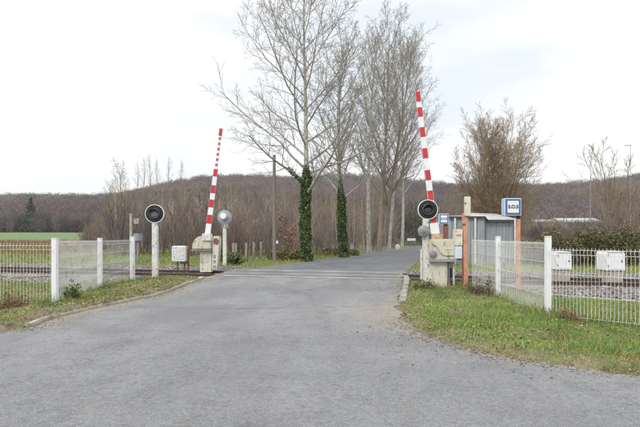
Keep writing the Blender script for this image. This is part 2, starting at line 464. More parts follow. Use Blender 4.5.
edge = np.maximum(np.exp(-np.minimum(dl, dr) / .3) * .95, left_apron) + .75 * near_r
wear = sum(np.exp(-((t[None] - c_) / .055) ** 2) for c_ in (.2, .42, .6, .82)) * sstep(7.5, 11, Y) * (.75 + .25 * np.sin(Y * .8))
seam = np.exp(-((Y - 10.9 - .03 * np.sin(X * 7) - .12 * np.sin(X * .9)) / .05) ** 2)
qc = v[q].mean(1)
mi = (tdist(qc[:, 0], qc[:, 1]) > 2.1).astype(int)
setp(link('road', np_mesh('road', v, [q], [M['asphalt'], M['asphalt_dark']], tint=np.stack([edge, wear, seam], -1).reshape(-1, 3), mi=mi, smooth=True)), kind='structure')
# the junction apron behind and beside the camera
v = np.array([(-60, -12, .012), (60, -12, .012), (60, 1.32, .012), (-60, 1.32, .012)])
setp(link('road_apron', np_mesh('road_apron', v, [np.array([[0, 1, 2, 3]])], M['asphalt'], tint=np.zeros((4, 3)))), kind='structure')

# concrete edging and flange gaps where the rails cross the road
def along(y_off, x):   # point on a line parallel to the track
    u = (x - TN[0] * y_off) / TU[0]
    return TN[0] * y_off + TU[0] * u, TY0 + TN[1] * y_off + TU[1] * u
def strip(name, o0, o1, dz, m, extra=0.0):
    a = []
    for o in (o0, o1):
        row = []
        for k in np.linspace(0, 1, 40):
            yl = TY0 + 1.0 if o > 0 else TY0
            x0 = float(lx(18.6)) - extra; x1 = float(rx(17.2)) + extra
            x, y = along(o, x0 + (x1 - x0) * k)
            row.append((x, y, float(hgt(x, y)) + dz))
        a.append(row)
    v = np.array(a[0] + a[1]); n = 40; i = np.arange(2 * n).reshape(2, n)
    q = np.stack([i[0, :-1], i[0, 1:], i[1, 1:], i[1, :-1]], -1)
    return setp(link(name, np_mesh(name, v, [q], m)), kind='structure')
for s in (-1, 1):
    strip('crossing_edging', s * 1.3 - .16, s * 1.3 + .16, .028, M['worn_edging'])
    strip('flange_gap', s * .70 - s * .065, s * .70, .027, M['dark_gap'])

# ------------------------------------------------------------------ railway
track = bpy.data.objects.new('railway_track', None); C.objects.link(track); setp(track, kind='structure')
track.location = (0, TY0, 0); track.rotation_euler = (0, 0, math.atan2(TU[1], TU[0]))
for s in (-1, 1):
    b = MB(); z = .0265
    prof = [(-.07, 0), (.07, 0), (.07, .012), (.012, .03), (.012, .12), (.035, .128), (.035, .168), (-.035, .168), (-.035, .128), (-.012, .12), (-.012, .03), (-.07, .012)]
    # profile lives in (y,z); extrude along x
    n = len(prof); L = 150
    vv = [(x, s * .7525 + a, z + c) for x in (-L, L) for a, c in prof]
    fs = [list(range(n)), list(range(2 * n - 1, n - 1, -1))]; b.add(vv, fs, 0)
    base = 0
    for k in range(n):
        b.f.append([k, (k + 1) % n, (k + 1) % n + n, k + n]); b.m.append(1 if k == 6 else 0)
    o = b.build('rail', [M['rail_steel'], M['rail_head']], track)
sl0 = None
for k in range(-34, 32):
    x = k * .6 + .1
    if -5.2 < x < 3.4: continue
    if sl0 is None:
        sl0 = MB().box((0, 0, 0), (.24, 2.5, .16)).build('sleeper', M['sleeper'], track, .012); o = sl0
    else:
        o = sl0.copy(); C.objects.link(o); o.parent = track
    o.location = (x, 0, -.063)
def fbm(x, y, s):
    return (np.sin(x * s + 1.3 * np.sin(y * s * .7)) * np.sin(y * s * 1.1 + 1.7 * np.sin(x * s * .6 + 2)) + .5 * np.sin(x * s * 2.3 + y * s * 1.9 + 1) * np.sin(y * s * 2.7 - x * s)) / 1.5
rng = np.random.default_rng(11)
def dlim(x, y):      # how far the ballast spreads on the near side: little beside the road, wide further out
    return 2.45 + 2.0 * sstep(.8, 3.0, np.maximum(lx(y) - x, x - rx(y) - 1.2))
def ballast_h(x, y):
    d = np.abs(tdist(x, y))
    return hgt(x, y) - .155 + .16 * sstep(1.5, 2.8, d) + .03 * (fbm(x, y, 2.4) - .2) * sstep(1.6, 2.6, d)
u = np.concatenate([np.linspace(-120, -25, 30)[:-1], np.arange(-25, 25, .25), np.linspace(25, 120, 30)]); wv = np.linspace(-4.6, 2.9, 24)
U, W = np.meshgrid(u, wv)
X = TU[0] * U + TN[0] * W; Y = TY0 + TU[1] * U + TN[1] * W
Zb = ballast_h(X, Y) + rng.normal(0, .012, X.shape) + .03
i = np.arange(X.size).reshape(X.shape)
q = np.stack([i[:-1, :-1], i[:-1, 1:], i[1:, 1:], i[1:, :-1]], -1).reshape(-1, 4)
inroad = lambda x, y, m=0.0: (x > lx(y) - m) & (x < rx(y) + m)
qc = np.stack([X, Y], -1).reshape(-1, 2)[q].mean(1)
q = q[~inroad(qc[:, 0], qc[:, 1], -.12) & (tdist(qc[:, 0], qc[:, 1]) > -dlim(qc[:, 0], qc[:, 1]) - .3)]
setp(link('ballast', np_mesh('ballast', np.stack([X, Y, Zb], -1).reshape(-1, 3), [q], M['ballast'])), kind='structure')

def blobs(pos, size, rng, tint):
    """irregular little stones"""
    o = np.array([(1, 0, 0), (-1, 0, 0), (0, 1, 0), (0, -1, 0), (0, 0, 1), (0, 0, -1)], float)
    f = np.array([(0, 2, 4), (2, 1, 4), (1, 3, 4), (3, 0, 4), (2, 0, 5), (1, 2, 5), (3, 1, 5), (0, 3, 5)])
    n = len(pos)
    V = o[None] * rng.uniform(.55, 1.25, (n, 6, 1)) * size[:, None, None] * np.array([1, 1, .75])
    V += rng.normal(0, .22, (n, 6, 3)) * size[:, None, None]
    a = rng.uniform(0, 6.28, n); c, s_ = np.cos(a), np.sin(a)
    V = np.stack([V[..., 0] * c[:, None] - V[..., 1] * s_[:, None], V[..., 0] * s_[:, None] + V[..., 1] * c[:, None], V[..., 2]], -1) + pos[:, None]
    return V.reshape(-1, 3), (f[None] + 6 * np.arange(n)[:, None, None]).reshape(-1, 3), np.repeat(tint, 6, 0)
n = 52000
uu = rng.uniform(-24, 20, n); ww = rng.uniform(-4.7, 2.9, n)
x = TU[0] * uu + TN[0] * ww; y = TY0 + TU[1] * uu + TN[1] * ww
keep = ~inroad(x, y, .15) & (np.abs(np.abs(ww) - .75) > .09) & (ww > -dlim(x, y) + .5 * fbm(x, y, 1.6) - .1) & (fbm(x, y, 1.3) + rng.normal(0, .25, n) < .75 + 2 * (ww > -2.6))
x, y = x[keep], y[keep]
sz = rng.uniform(.024, .062, len(x))
tn = rng.uniform(.7, 1.4, (len(x), 1)) * np.array([[1, .98, .96]]) * (1 + rng.normal(0, .04, (len(x), 3)))
rs = np.exp(-(np.abs(np.abs(ww[keep]) - .75) / .28) ** 2)[:, None] * .6; tn = tn * (1 - rs * np.array([[.25, .5, .62]]))
v, f, tt = blobs(np.stack([x, y, ballast_h(x, y) + .045], -1), sz, rng, tn)
setp(link('ballast_stones', np_mesh('ballast_stones', v, [f], M['stone'], tint=tt)), kind='stuff')

# ------------------------------------------------------------------ verges, kerbs, grass
def verge(name, rows, off, m, fall):
    """rows: (y, x0, x1); x0 is the side at the road"""
    rows = np.array(rows); yy = np.arange(rows[0, 0], rows[-1, 0], .15)
    a = np.interp(yy, rows[:, 0], rows[:, 1]); b = np.interp(yy, rows[:, 0], rows[:, 2])
    return a, b, yy
def verge_h(x, y, side):
    """height of the grass verge above the terrain"""
    d = (lx(y) - x) if side < 0 else (x - rx(y))
    d2 = np.abs(tdist(x, y))
    lumps = .025 * np.sin(x * 2.1 + y * 1.3) * np.sin(y * 1.7 - x * .6) + .015 * np.sin(x * 5.3) * np.sin(y * 4.7)
    k = sstep(-.06, .5 if side > 0 else .12, d) * sstep(dlim(x, y) - .1, dlim(x, y) + .7, d2)
    return hgt(x, y) + (.035 + (.09 if side < 0 else .07) + lumps) * k + .007
for side, nm in ((-1, 'grass_verge'), (1, 'grass_verge')):
    yy = np.arange(3.0 if side > 0 else 5.0, 17.2 if side > 0 else 20.5, .15)
    tt_ = np.linspace(0, 1, 70) ** 1.6
    e = (rx(yy) - .25) if side > 0 else (lx(yy) + .2)
    far = e + side * 20
    X = e[:, None] * (1 - tt_) + far[:, None] * tt_; Y = np.repeat(yy[:, None], 70, 1)
    Zv = verge_h(X, Y, side)
    i = np.arange(X.size).reshape(X.shape)
    q = np.stack([i[:-1, :-1], i[:-1, 1:], i[1:, 1:], i[1:, :-1]], -1).reshape(-1, 4)
    c_ = np.stack([X, Y], -1).reshape(-1, 2)[q].mean(1); q = q[tdist(c_[:, 0], c_[:, 1]) < -dlim(c_[:, 0], c_[:, 1])]
    setp(link(nm, np_mesh(nm, np.stack([X, Y, Zv], -1).reshape(-1, 3), [q], M['turf'], smooth=True)), kind='structure')

def kerb(name, pts, wd, ht, m, seed):
    r = random.Random(seed); b = MB(); pts = [Vector((x, y, 0)) for x, y in pts]
    # walk the line laying separate kerb stones
    acc = []; 
    for a, c in zip(pts[:-1], pts[1:]):
        n = max(1, int((c - a).length / .2))
        for k in range(n): acc.append(a.lerp(c, k / n))
    acc.append(pts[-1])
    step = 5
    for k in range(0, len(acc) - 1, step):
        p = acc[k]; q_ = acc[min(k + step, len(acc) - 1)]
        d = (q_ - p); L = d.length
        if L < .1: continue
        a = math.atan2(d.y, d.x); mid = (p + q_) / 2
        z = float(hgt(mid.x, mid.y)); dzs = float(hgt(q_.x, q_.y) - hgt(p.x, p.y))
        R = Matrix.Rotation(a + r.uniform(-.02, .02), 3, 'Z') @ Matrix.Rotation(-math.atan2(dzs, L) + r.uniform(-.01, .01), 3, 'Y')
        b.box((mid.x + r.uniform(-.012, .012), mid.y + r.uniform(-.012, .012), z + ht / 2 - .05 + r.uniform(-.012, .008)), (L - .015, wd, ht + .1), 0, R)
    o = b.build(name, m, None, .018); return setp(o, kind='structure')
kl = [(x, y) for x, y in Lcurve if 5.6 < y < 16.4 and x > -25]
kerb('kerb', [(x - .06, y + .03) for x, y in kl], .16, .085, M['concrete_pale'], 3)
kr = [(x, y) for x, y in Rcurve if 11.3 < y < 16.6]
kerb('kerb', [(x + .1, y) for x, y in kr], .17, .11, M['kerb_grey'], 4)

def blades(name, x, y, z, hmin, hmax, wd, tints, rng):
    n = len(x); a = rng.uniform(0, 6.283, n); h = rng.uniform(hmin, hmax, n) * rng.uniform(.6, 1.3, n)
    lean = rng.uniform(.1, .9, n) * h; la = rng.uniform(0, 6.283, n)
    dx, dy = np.cos(a) * wd * rng.uniform(.6, 1.3, n), np.sin(a) * wd
    lx_, ly_ = np.cos(la) * lean, np.sin(la) * lean
    V = np.empty((n, 5, 3))
    V[:, 0] = np.stack([x - dx, y - dy, z - .01], -1); V[:, 1] = np.stack([x + dx, y + dy, z - .01], -1)
    V[:, 2] = np.stack([x + dx * .7 + lx_ * .35, y + dy * .7 + ly_ * .35, z + h * .6], -1)
    V[:, 3] = np.stack([x - dx * .7 + lx_ * .35, y - dy * .7 + ly_ * .35, z + h * .6], -1)
    V[:, 4] = np.stack([x + lx_, y + ly_, z + h], -1)
    b = 5 * np.arange(n)[:, None]
    me = np_mesh(name, V.reshape(-1, 3), [b + np.array([[0, 1, 2, 3]]), b + np.array([[3, 2, 4]])], M['blade'], tint=np.repeat(tints, 5, 0))
    return setp(link(name, me), kind='stuff')
rng = np.random.default_rng(21)
def gtint(x, y, rng, dry):
    n = len(x); g = fbm(x, y, 1.1) * .5 + .5
    ed = np.minimum(np.abs(lx(y) - x), np.abs(x - rx(y)))
    g2 = fbm(x + 3, y - 2, 2.9) * .5 + .5
    pick = rng.uniform(0, 1, n) < dry + .4 * (g - .5) + .5 * (g2 > .68) + .75 * np.exp(-ed / .2)
    gr = np.stack([rng.uniform(.75, 1.35, n), rng.uniform(.85, 1.3, n), rng.uniform(.6, 1.3, n)], -1) * (0.75 + .5 * g[:, None])
    st = np.array([[1.9, 1.25, 1.9]]) * rng.uniform(.6, 1.2, (n, 1))
    return np.where(pick[:, None], st, gr)
for side in (1, -1):
    n = 420000 if side > 0 else 150000
    if side > 0: x = rng.uniform(1.3, 13, n); y = 3.6 + 12.5 * rng.uniform(0, 1, n) ** 1.2
    else: x = rng.uniform(-13, -3.9, n); y = rng.uniform(6.5, 19, n)
    d = (lx(y) - x) if side < 0 else (x - rx(y))
    g = fbm(x, y, 2.1)
    keep = (d > (-.02 if side > 0 else .09) + .07 * (g + 1)) & (tdist(x, y) < -dlim(x, y) - .3 * (g + .6)) & (np.abs(x) < .85 * y + 2.0)
    keep &= rng.uniform(0, 1, n) < np.clip(.72 + .5 * g + .2 * fbm(x, y, 4.3), .18, 1)
    x, y = x[keep], y[keep]
    g = np.clip(.75 + .5 * fbm(x, y, 1.7), .35, 1.3)
    z = verge_h(x, y, side)
    hs = .35 + .75 * np.clip(fbm(x, y, 1.9) + .55 + .4 * fbm(x, y, 4.1), 0, 1.3) * np.clip(np.minimum(np.abs(lx(y) - x), np.abs(x - rx(y))) / .5, .25, 1)
    blades('grass', x, y, z, .035 * hs, (.105 if side > 0 else .09) * hs, .0048, gtint(x, y, rng, .12 if side > 0 else .4), rng)
# rough grass beyond the ballast on both sides of the line, and along the lane
n = 120000
x = rng.uniform(-30, 26, n); y = rng.uniform(15, 44, n)
keep = (np.abs(tdist(x, y)) > 3.0) & (tdist(x, y) > 0) & ~inroad(x, y, .15) & (np.abs(x) < .72 * y)
x, y = x[keep], y[keep]
blades('grass', x, y, hgt(x, y), .06, .26, .011, gtint(x, y, rng, .32), rng)

n = 30000
y = rng.uniform(39, 100, n); x = rng.uniform(-.75, -.18, n) * y
keep = (x < np.interp(y, [39, 70, 113], [-13, -28, -53])) & (fbm(x, y, .35) > -.45); x, y = x[keep], y[keep]
blades('stubble', x, y, hgt(x, y) + .04, .18, .5, .022, np.array([[1.35, .68, 1.1]]) * rng.uniform(.5, 1.25, (len(x), 1)), rng)
# flat weeds and clover among the grass, and grit and crumbs along both edges of the road
def near_edge(n, side, spread, rng):
    y = rng.uniform(6.9, 16.5, n) if side < 0 else 3.7 + 13 * rng.uniform(0, 1, n) ** 1.4
    o = rng.normal(0, spread, n); return (lx(y) + o if side < 0 else rx(y) + o), y
px_ = []; 
for side in (-1, 1):
    n = 2600; x = rng.uniform(1.5, 9, n) if side > 0 else rng.uniform(-11, -4, n); y = rng.uniform(4.5, 15, n) if side > 0 else rng.uniform(7, 18, n)
    d = (lx(y) - x) if side < 0 else (x - rx(y))
    keep = (d > .05) & (tdist(x, y) < -dlim(x, y)) & (fbm(x, y, 1.5) > -.1); x, y = x[keep], y[keep]
    for _ in range(5):
        px_.append(np.stack([x + rng.normal(0, .035, len(x)), y + rng.normal(0, .035, len(x)), verge_h(x, y, side) + rng.uniform(.01, .05, len(x))], -1))
pos = np.concatenate(px_)
def cards(pos, size, rng, flat=0.0, asp=.75):
    n = len(pos); nrm = rng.normal(0, 1, (n, 3)); nrm[:, 2] += flat; nrm /= np.linalg.norm(nrm, axis=1, keepdims=True)
    u_ = np.cross(nrm, rng.normal(0, 1, (n, 3))); u_ /= np.linalg.norm(u_, axis=1, keepdims=True); w_ = np.cross(nrm, u_)
    u_ = u_ * size[:, None]; w_ = w_ * size[:, None] * asp
    V = np.stack([pos - u_, pos - w_ + .12 * u_, pos + u_, pos + w_ + .12 * u_], 1)
    return V.reshape(-1, 3), np.arange(4 * n).reshape(n, 4)
v, q = cards(pos, rng.uniform(.012, .032, len(pos)), rng, 1.6, .6)
pal = np.array([(.9, 1, .9), (1.2, 1.1, .9), (.7, .8, .7), (1.15, 1.0, 1.0)])[rng.integers(0, 4, len(pos))] * rng.uniform(.7, 1.3, (len(pos), 1))
setp(link('ground_cover', np_mesh('ground_cover', v, [q], M['blade'], tint=np.repeat(pal, 4, 0))), kind='stuff')
xs_, ys_, zs_ = [], [], []
for side, n, sp_ in ((-1, 5000, .22), (1, 6000, .2), (1, 2200, .75)):
    x, y = near_edge(n, side, sp_, rng); on = inroad(x, y)
    xs_.append(x); ys_.append(y); zs_.append(np.where(on, road_h(x, y) + .004, verge_h(x, y, side) + .006))
x, y, z = np.concatenate(xs_), np.concatenate(ys_), np.concatenate(zs_)
v, f, tt = blobs(np.stack([x, y, z], -1), rng.uniform(.004, .012, len(x)) * rng.choice([1, 1, 1, 1.8], len(x)), rng, rng.uniform(.6, 1.4, (len(x), 1)) * np.array([[1.05, .97, .85]]))
setp(link('grit', np_mesh('grit', v, [f], M['stone'], tint=tt)), kind='stuff')

# fallen leaves
n = 5200
x = np.concatenate([rng.uniform(-10, -3.9, n), rng.uniform(1.4, 8, n // 3)]); y = np.concatenate([rng.uniform(6.5, 17, n), rng.uniform(5, 14, n // 3)])
s_ = np.where(x < 0, -1, 1); d = np.where(x < 0, lx(y) - x, x - rx(y))
keep = (d > .02) & (tdist(x, y) < -2.8); x, y = x[keep], y[keep]
z = np.where(x < 0, verge_h(x, y, -1), verge_h(x, y, 1)) + .03
def cards(pos, size, rng, flat=0.0, asp=.75):
    n = len(pos); nrm = rng.normal(0, 1, (n, 3)); nrm[:, 2] += flat; nrm /= np.linalg.norm(nrm, axis=1, keepdims=True)
    u_ = np.cross(nrm, rng.normal(0, 1, (n, 3))); u_ /= np.linalg.norm(u_, axis=1, keepdims=True); w_ = np.cross(nrm, u_)
    u_ = u_ * size[:, None]; w_ = w_ * size[:, None] * asp
    V = np.stack([pos - u_, pos - w_ + .12 * u_, pos + u_, pos + w_ + .12 * u_], 1)
    return V.reshape(-1, 3), np.arange(4 * n).reshape(n, 4)
v, q = cards(np.stack([x, y, z], -1), rng.uniform(.014, .034, len(x)), rng, 2.0)
tn = np.array([[1, 1, 1]]) * rng.uniform(.45, 1.5, (len(x), 1))
setp(link('fallen_leaves', np_mesh('fallen_leaves', v, [q], M['leaf_litter'], tint=np.repeat(tn, 4, 0))), kind='stuff')
# ------------------------------------------------------------------ wire mesh fences
def mesh_panel(parent, loc, a, b, za, zb, ta, tb, m, pitch=.046, wr=.004, folds=(.08, .3, .52, .74, .95), name='mesh_panel'):
    a = Vector((a[0], a[1], 0)); b = Vector((b[0], b[1], 0)); d = b - a; L = d.length; d.normalize()
    nrm = Vector((d.y, -d.x, 0)); n = int(L / pitch); polys = []; loc = Vector(loc)
    for k in range(n + 1):
        s = (k + .5) / (n + 1); p = a.lerp(b, s); z0 = za + (zb - za) * s; H = ta + (tb - ta) * s - z0
        pts = [p + Vector((0, 0, z0))]
        for f in folds:
            for dz, o in ((-.04, 0), (0, .026), (.04, 0)):
                pts.append(p + nrm * o + Vector((0, 0, z0 + H * f + dz)))
        pts.append(p + Vector((0, 0, z0 + H)))
        polys.append(([tuple(q - loc) for q in pts], [wr] * len(pts)))
    for f in folds:
        for dz in ((0,) if f < folds[-1] else (-.045, .04)):
            pts = []
            for s in (0, .5, 1):
                p = a.lerp(b, s); z0 = za + (zb - za) * s; H = ta + (tb - ta) * s - z0
                pts.append(tuple(p - nrm * .006 + Vector((0, 0, z0 + H * f + dz)) - loc))
            polys.append((pts, [.0042] * 3))
    v, q = tubes(polys, 5)
    return link(name, np_mesh(name, v, [q], m, smooth=True), parent)

def fence_post(parent, loc, p, ztop, wd=.075):
    loc = Vector(loc); q = Vector((p[0], p[1], p[2])) - loc
    b = MB().box((q.x, q.y, q.z + (ztop - p[2]) / 2 - .1), (wd, wd, ztop - p[2] + .2))
    b.box((q.x, q.y, ztop - loc.z + .008), (wd + .008, wd + .008, .02))
    return b.build('post', M['white_paint'], parent, .006)

A1 = P(55, 304.5, .1); A2 = P(100, 288, .1); A3 = P(132.5, 281, .1)
fl = thing('mesh_fence', A1, 'white wire mesh fence with three square posts on the verge left of the road', 'fence')
for p, ty in ((A1, 239), (A2, 238.5), (A3, 237)): fence_post(fl, A1, p, ZZ(ty, p.y), .11 if p is not A3 else .12)
tp = lambda p, ty: ZZ(ty, p.y)
mesh_panel(fl, A1, A1, A2, A1.z + .05, A2.z + .05, tp(A1, 240.5), tp(A2, 240.5), M['wire'])
mesh_panel(fl, A1, A2, A3, A2.z + .05, A3.z + .05, tp(A2, 240.5), tp(A3, 239.5), M['wire'])
A0 = Vector((A1.x - 8.0, A1.y + .35, float(hgt(A1.x - 8.0, A1.y + .35)) + .1))
fence_post(fl, A1, A0, EYE - .05, .11)
mesh_panel(fl, A1, A0, A1, A0.z + .05, A1.z + .02, tp(A1, 243) + .0, tp(A1, 243), M['wire_cream'], pitch=.074, wr=.0039, folds=(.08, .5, .93))

B1 = P(472, 289, .07); B2 = P(498, 299, .07); B3 = P(548, 318, .07)
B4 = Vector((B3.x + 4.6, B3.y - 2.9, 0)); B4 = Vector((XX(640, 8.05), 8.05, 0)); B4 = B3 + (Vector((B4.x, B4.y, B3.z)) - B3) * 2.6
B4.z = float(hgt(B4.x, B4.y)) + .07
fr = thing('mesh_fence', B3, 'white wire mesh fence with square posts on the grass right of the road', 'fence')
for p, ty in ((B2, 237), (B3, 237)): fence_post(fr, B3, p, ZZ(ty, p.y), .095)
fence_post(fr, B3, B4, EYE - .06, .095)
mesh_panel(fr, B3, B1, B2, B1.z + .05, B2.z + .05, tp(B1, 239.3), tp(B2, 240.5), M['wire'])
mesh_panel(fr, B3, B2, B3, B2.z + .05, B3.z + .05, tp(B2, 240.5), tp(B3, 242), M['wire'])
mesh_panel(fr, B3, B3, B4, B3.z + .03, B4.z + .03, tp(B3, 247.5), tp(B3, 247.5) , M['wire'], pitch=.062, wr=.0037, folds=(.08, .36, .64, .94))

# ------------------------------------------------------------------ crossing signals
def disc_head(parent, c, r, lens_m, ax=(0, -1, 0)):
    c = Vector(c); ax = Vector(ax).normalized()
    bd = MB().lathe([(r * .93, 0), (r * .935, .02), (r * .93, .035), (.01, .036)], c, ax, 40).build('backboard', M['black'], parent)
    MB().lathe([(r * .925, -.012), (r, -.01), (r, .035), (r * .985, .045), (r * .935, .045), (r * .925, .036)], c, ax, 40, ring=True).build('rim', M['arm_white'], bd)
    MB().lathe([(r * .56, .034), (r * .55, .1), (r * .5, .11), (r * .44, .1), (r * .42, .06), (.01, .058)], c, ax, 32).build('lamp_housing', M['dark_grey'], parent)
    MB().lathe([(r * .4, .055), (r * .38, .075), (r * .26, .092), (r * .1, .1), (.004, .101)], c, ax, 28).build('lens', lens_m, parent)
    b = MB(); n = 14; u = ax.orthogonal(); up = Vector((0, 0, 1)); side = ax.cross(up).normalized()
    vin = []; 
    for k in range(n + 1):      # half-round hood over the lens
        a = math.pi * k / n
        for rr in (r * .5, r * .47):
            for dd in (.09, .09 + .16 * math.sin(a)):
                vin.append(c + (side * math.cos(a) + up * math.sin(a)) * rr + ax * dd)
    fs = []
    for k in range(n):
        i0 = 4 * k; j0 = 4 * (k + 1)
        fs += [(i0, i0 + 1, j0 + 1, j0), (i0 + 2, j0 + 2, j0 + 3, i0 + 3), (i0 + 1, i0 + 3, j0 + 3, j0 + 1)]
    b.add(vin, fs); b.build('hood', M['black'], parent)

p = P(155, 279.7, .08); k = F / p.y
s1 = thing('crossing_signal', p, 'black crossing signal with white rim on a scuffed pole beside the left mesh fence', 'signal')
zc = (279.7 - 211.3) / k; r1 = 9.3 / k
MB().box((0, .02, (zc - r1) / 2 - .07), (.17, .15, zc - r1 + .16)).build('pole', M['old_white'], s1, .012)
b = MB().box((0, .03, zc - r1 - .02), (.2, .12, .1)); b.cyl((-.09, .03, zc - r1 - .04), (-.09, .03, zc - r1 * .6), .018); b.cyl((.09, .03, zc - r1 - .04), (.09, .03, zc - r1 * .6), .018)
b.build('bracket', M['mid_grey'], s1, .006)
disc_head(s1, (0, -.02, zc), r1, M['grey_lens'], (.12, -1, 0))

p = P(224.5, 267.5); k = F / p.y
s2 = thing('crossing_signal', p, 'crossing signal seen from behind, grey disc with a white drum, beyond the left barrier', 'signal')
zc = (267.5 - 217.3) / k; r2 = 7.2 / k
MB().box((0, .06, (zc - r2) / 2 - .05), (.17, .14, zc - r2 + .14)).build('pole', M['old_white'], s2, .012)
MB().lathe([(r2 * .96, .03), (r2, .02), (r2, -.01), (r2 * .94, -.02), (.01, -.022)], (0, .0, zc), (0, 1, 0), 36).build('backboard', M['grey_metal'], s2)
MB().lathe([(.15, .02), (.155, .16), (.12, .2), (.01, .205)], (-.03, -.02, zc + .03), (0, -1, .05), 24).build('lamp_housing', M['arm_white'], s2)
b = MB().cyl((-.02, .03, zc - r2 - .12), (-.02, .03, zc - .1), .03); b.box((.12, -.02, zc - r2 - .08), (.17, .12, .2)); b.box((-.1, -.02, zc - r2 - .04), (.1, .08, .12))
b.build('bracket', M['mid_grey'], s2, .01)

p = P(425.6, 287.5, .08); k = F / p.y
s3 = thing('crossing_signal', p, 'black crossing signal with white rim above a grey bell by the right barrier', 'signal')
zc = (287.5 - 206.8) / k; r3 = 10 / k
MB().box((0, 0, (zc - r3) / 2 - .06), (.15, .14, zc - r3 + .2)).build('pole', M['old_white'], s3, .012)
MB().box((-.11, .02, .55), (.05, .06, 1.12)).build('cable_duct', M['old_white'], s3, .008)
disc_head(s3, (.05, -.03, zc), r3, M['lens'], (-.06, -1, 0))
b = MB().box((.04, .03, zc - r3 - .02), (.18, .12, .12)); b.cyl((.1, .02, zc - r3 - .1), (.1, .02, zc - .1), .025); b.cyl((-.03, .02, zc - r3 - .1), (-.03, .02, zc - .1), .025)
b.build('bracket', M['mid_grey'], s3, .008)
zb = (287.5 - 228.3) / k
MB().lathe([(.05, -.08), (.155, -.05), (.162, .0), (.15, .04), (.1, .07), (.04, .08), (.035, .1), (.005, .105)], (-.075, -.13, zb), (-.1, -1, 0), 28).build('bell', M['mid_grey'], s3)

# ------------------------------------------------------------------ barriers
def arm(parent, loc, segs, wb, wt, dep, y):
    """segs: list of (s0, s1, red, width scale) along the arm; built standing, then leaned"""
    a0, a1 = Vector(loc[0]), Vector(loc[1]); d = a1 - a0; L = d.length; d.normalize()
    side = Vector((d.z, 0, -d.x)); b = MB()
    for s0, s1, red, sc in segs:
        P4 = []
        for s in (s0, s1):
            wv_ = (wb + (wt - wb) * s) * sc / 2
            for sx, sy in ((-1, -1), (1, -1), (1, 1), (-1, 1)):
                P4.append(a0 + d * (L * s) + side * (sx * wv_) + Vector((0, sy * dep / 2, 0)))
        b.add(P4, [(0, 1, 2, 3), (7, 6, 5, 4), (0, 4, 5, 1), (1, 5, 6, 2), (2, 6, 7, 3), (3, 7, 4, 0)], 1 if red else 0)
    return b.build('barrier_arm', [M['arm_white'], M['red']], parent, .006)

# left barrier, across the line
p = P(208, 271.5, .0); k = F / p.y
bl = thing('level_crossing_barrier', p, 'raised red and white barrier across the tracks with a cream hooded drive box', 'barrier')
lx2 = lambda px: (px - 208) / k
lz2 = lambda py: (271.5 - py) / k
MB().box((lx2(206.8), .05, lz2(260.5) - .03), (11.6 / k, .5, 21.5 / k)).build('cabinet', M['cream_light'], bl, .02)
hood = MB().prism([(lx2(194), lz2(249)), (lx2(194.4), lz2(244)), (lx2(196.3), lz2(239.6)), (lx2(199.5), lz2(236.8)), (lx2(203), lz2(236)), (lx2(212), lz2(236)), (lx2(213), lz2(249))], -.32, .3).build('hood', M['cream'], bl, .03)
MB().box((lx2(203.3), -.01, lz2(250.1)), (20.5 / k, .7, .05)).build('ledge', M['mid_grey'], hood, .01)
b = MB(); 
b.prism([(lx2(213.2), lz2(269)), (lx2(213.6), lz2(250)), (lx2(213.2), lz2(238)), (lx2(215), lz2(236)), (lx2(219), lz2(236)), (lx2(220.3), lz2(238.5)), (lx2(219.6), lz2(252)), (lx2(217.8), lz2(269))], -.22, -.17)
b.prism([(lx2(213.2), lz2(269)), (lx2(213.6), lz2(250)), (lx2(213.2), lz2(238)), (lx2(215), lz2(236)), (lx2(219), lz2(236)), (lx2(220.3), lz2(238.5)), (lx2(219.6), lz2(252)), (lx2(217.8), lz2(269))], .17, .22)
cw = b.build('counterweight_frame', M['cream_light'], bl, .006)
MB().lathe([(.1, 0), (.11, .03), (.1, .06), (.01, .062)], (lx2(217.4), -.22, lz2(241)), (0, -1, 0), 18).build('pivot', M['redbrown'], cw)
MB().box((lx2(215.8), 0, lz2(246)), (.2, .3, .26)).build('counterweight', M['mid_grey'], bl, .02)
for z_ in (256, 261, 266): MB().box((lx2(215.6), -.235, lz2(z_)), (.09, .025, .11)).build('bolt_plate', M['grey_metal'], bl, .004)
MB().box((lx2(205.5), -.205, lz2(258.5)), (.34, .012, .3)).build('door', M['cream'], bl, .004)
MB().box((lx2(208.6), -.24, lz2(237.2)), (.36, .3, .3)).build('arm_socket', M['old_white'], bl, .03)
H0, H1 = 236.0, 130.0
fr_ = lambda y: (H0 - y) / (H0 - H1)
segs = []
edges = [(236, 224, 0), (224, 215, 1), (215, 208, 0), (208, 200, 1), (200, 194, 0), (194, 186, 1), (186, 177.5, 0), (177.5, 170, 1)]
for a, c, rd in edges: segs.append((fr_(a), fr_(c), rd, 1.0))
yy = 170.0; n = 0
while yy > 138:
    nx_ = max(yy - 2.6, 137.5); segs.append((fr_(yy), fr_(nx_), n % 2, .62 if n % 2 == 0 else .6)); yy = nx_; n += 1
segs.append((fr_(137.5), fr_(130), 1, .95))
arm(bl, ((lx2(209), -.28, lz2(236)), (lx2(222.6), -.28, lz2(130))), segs, .215, .13, .07, 0)

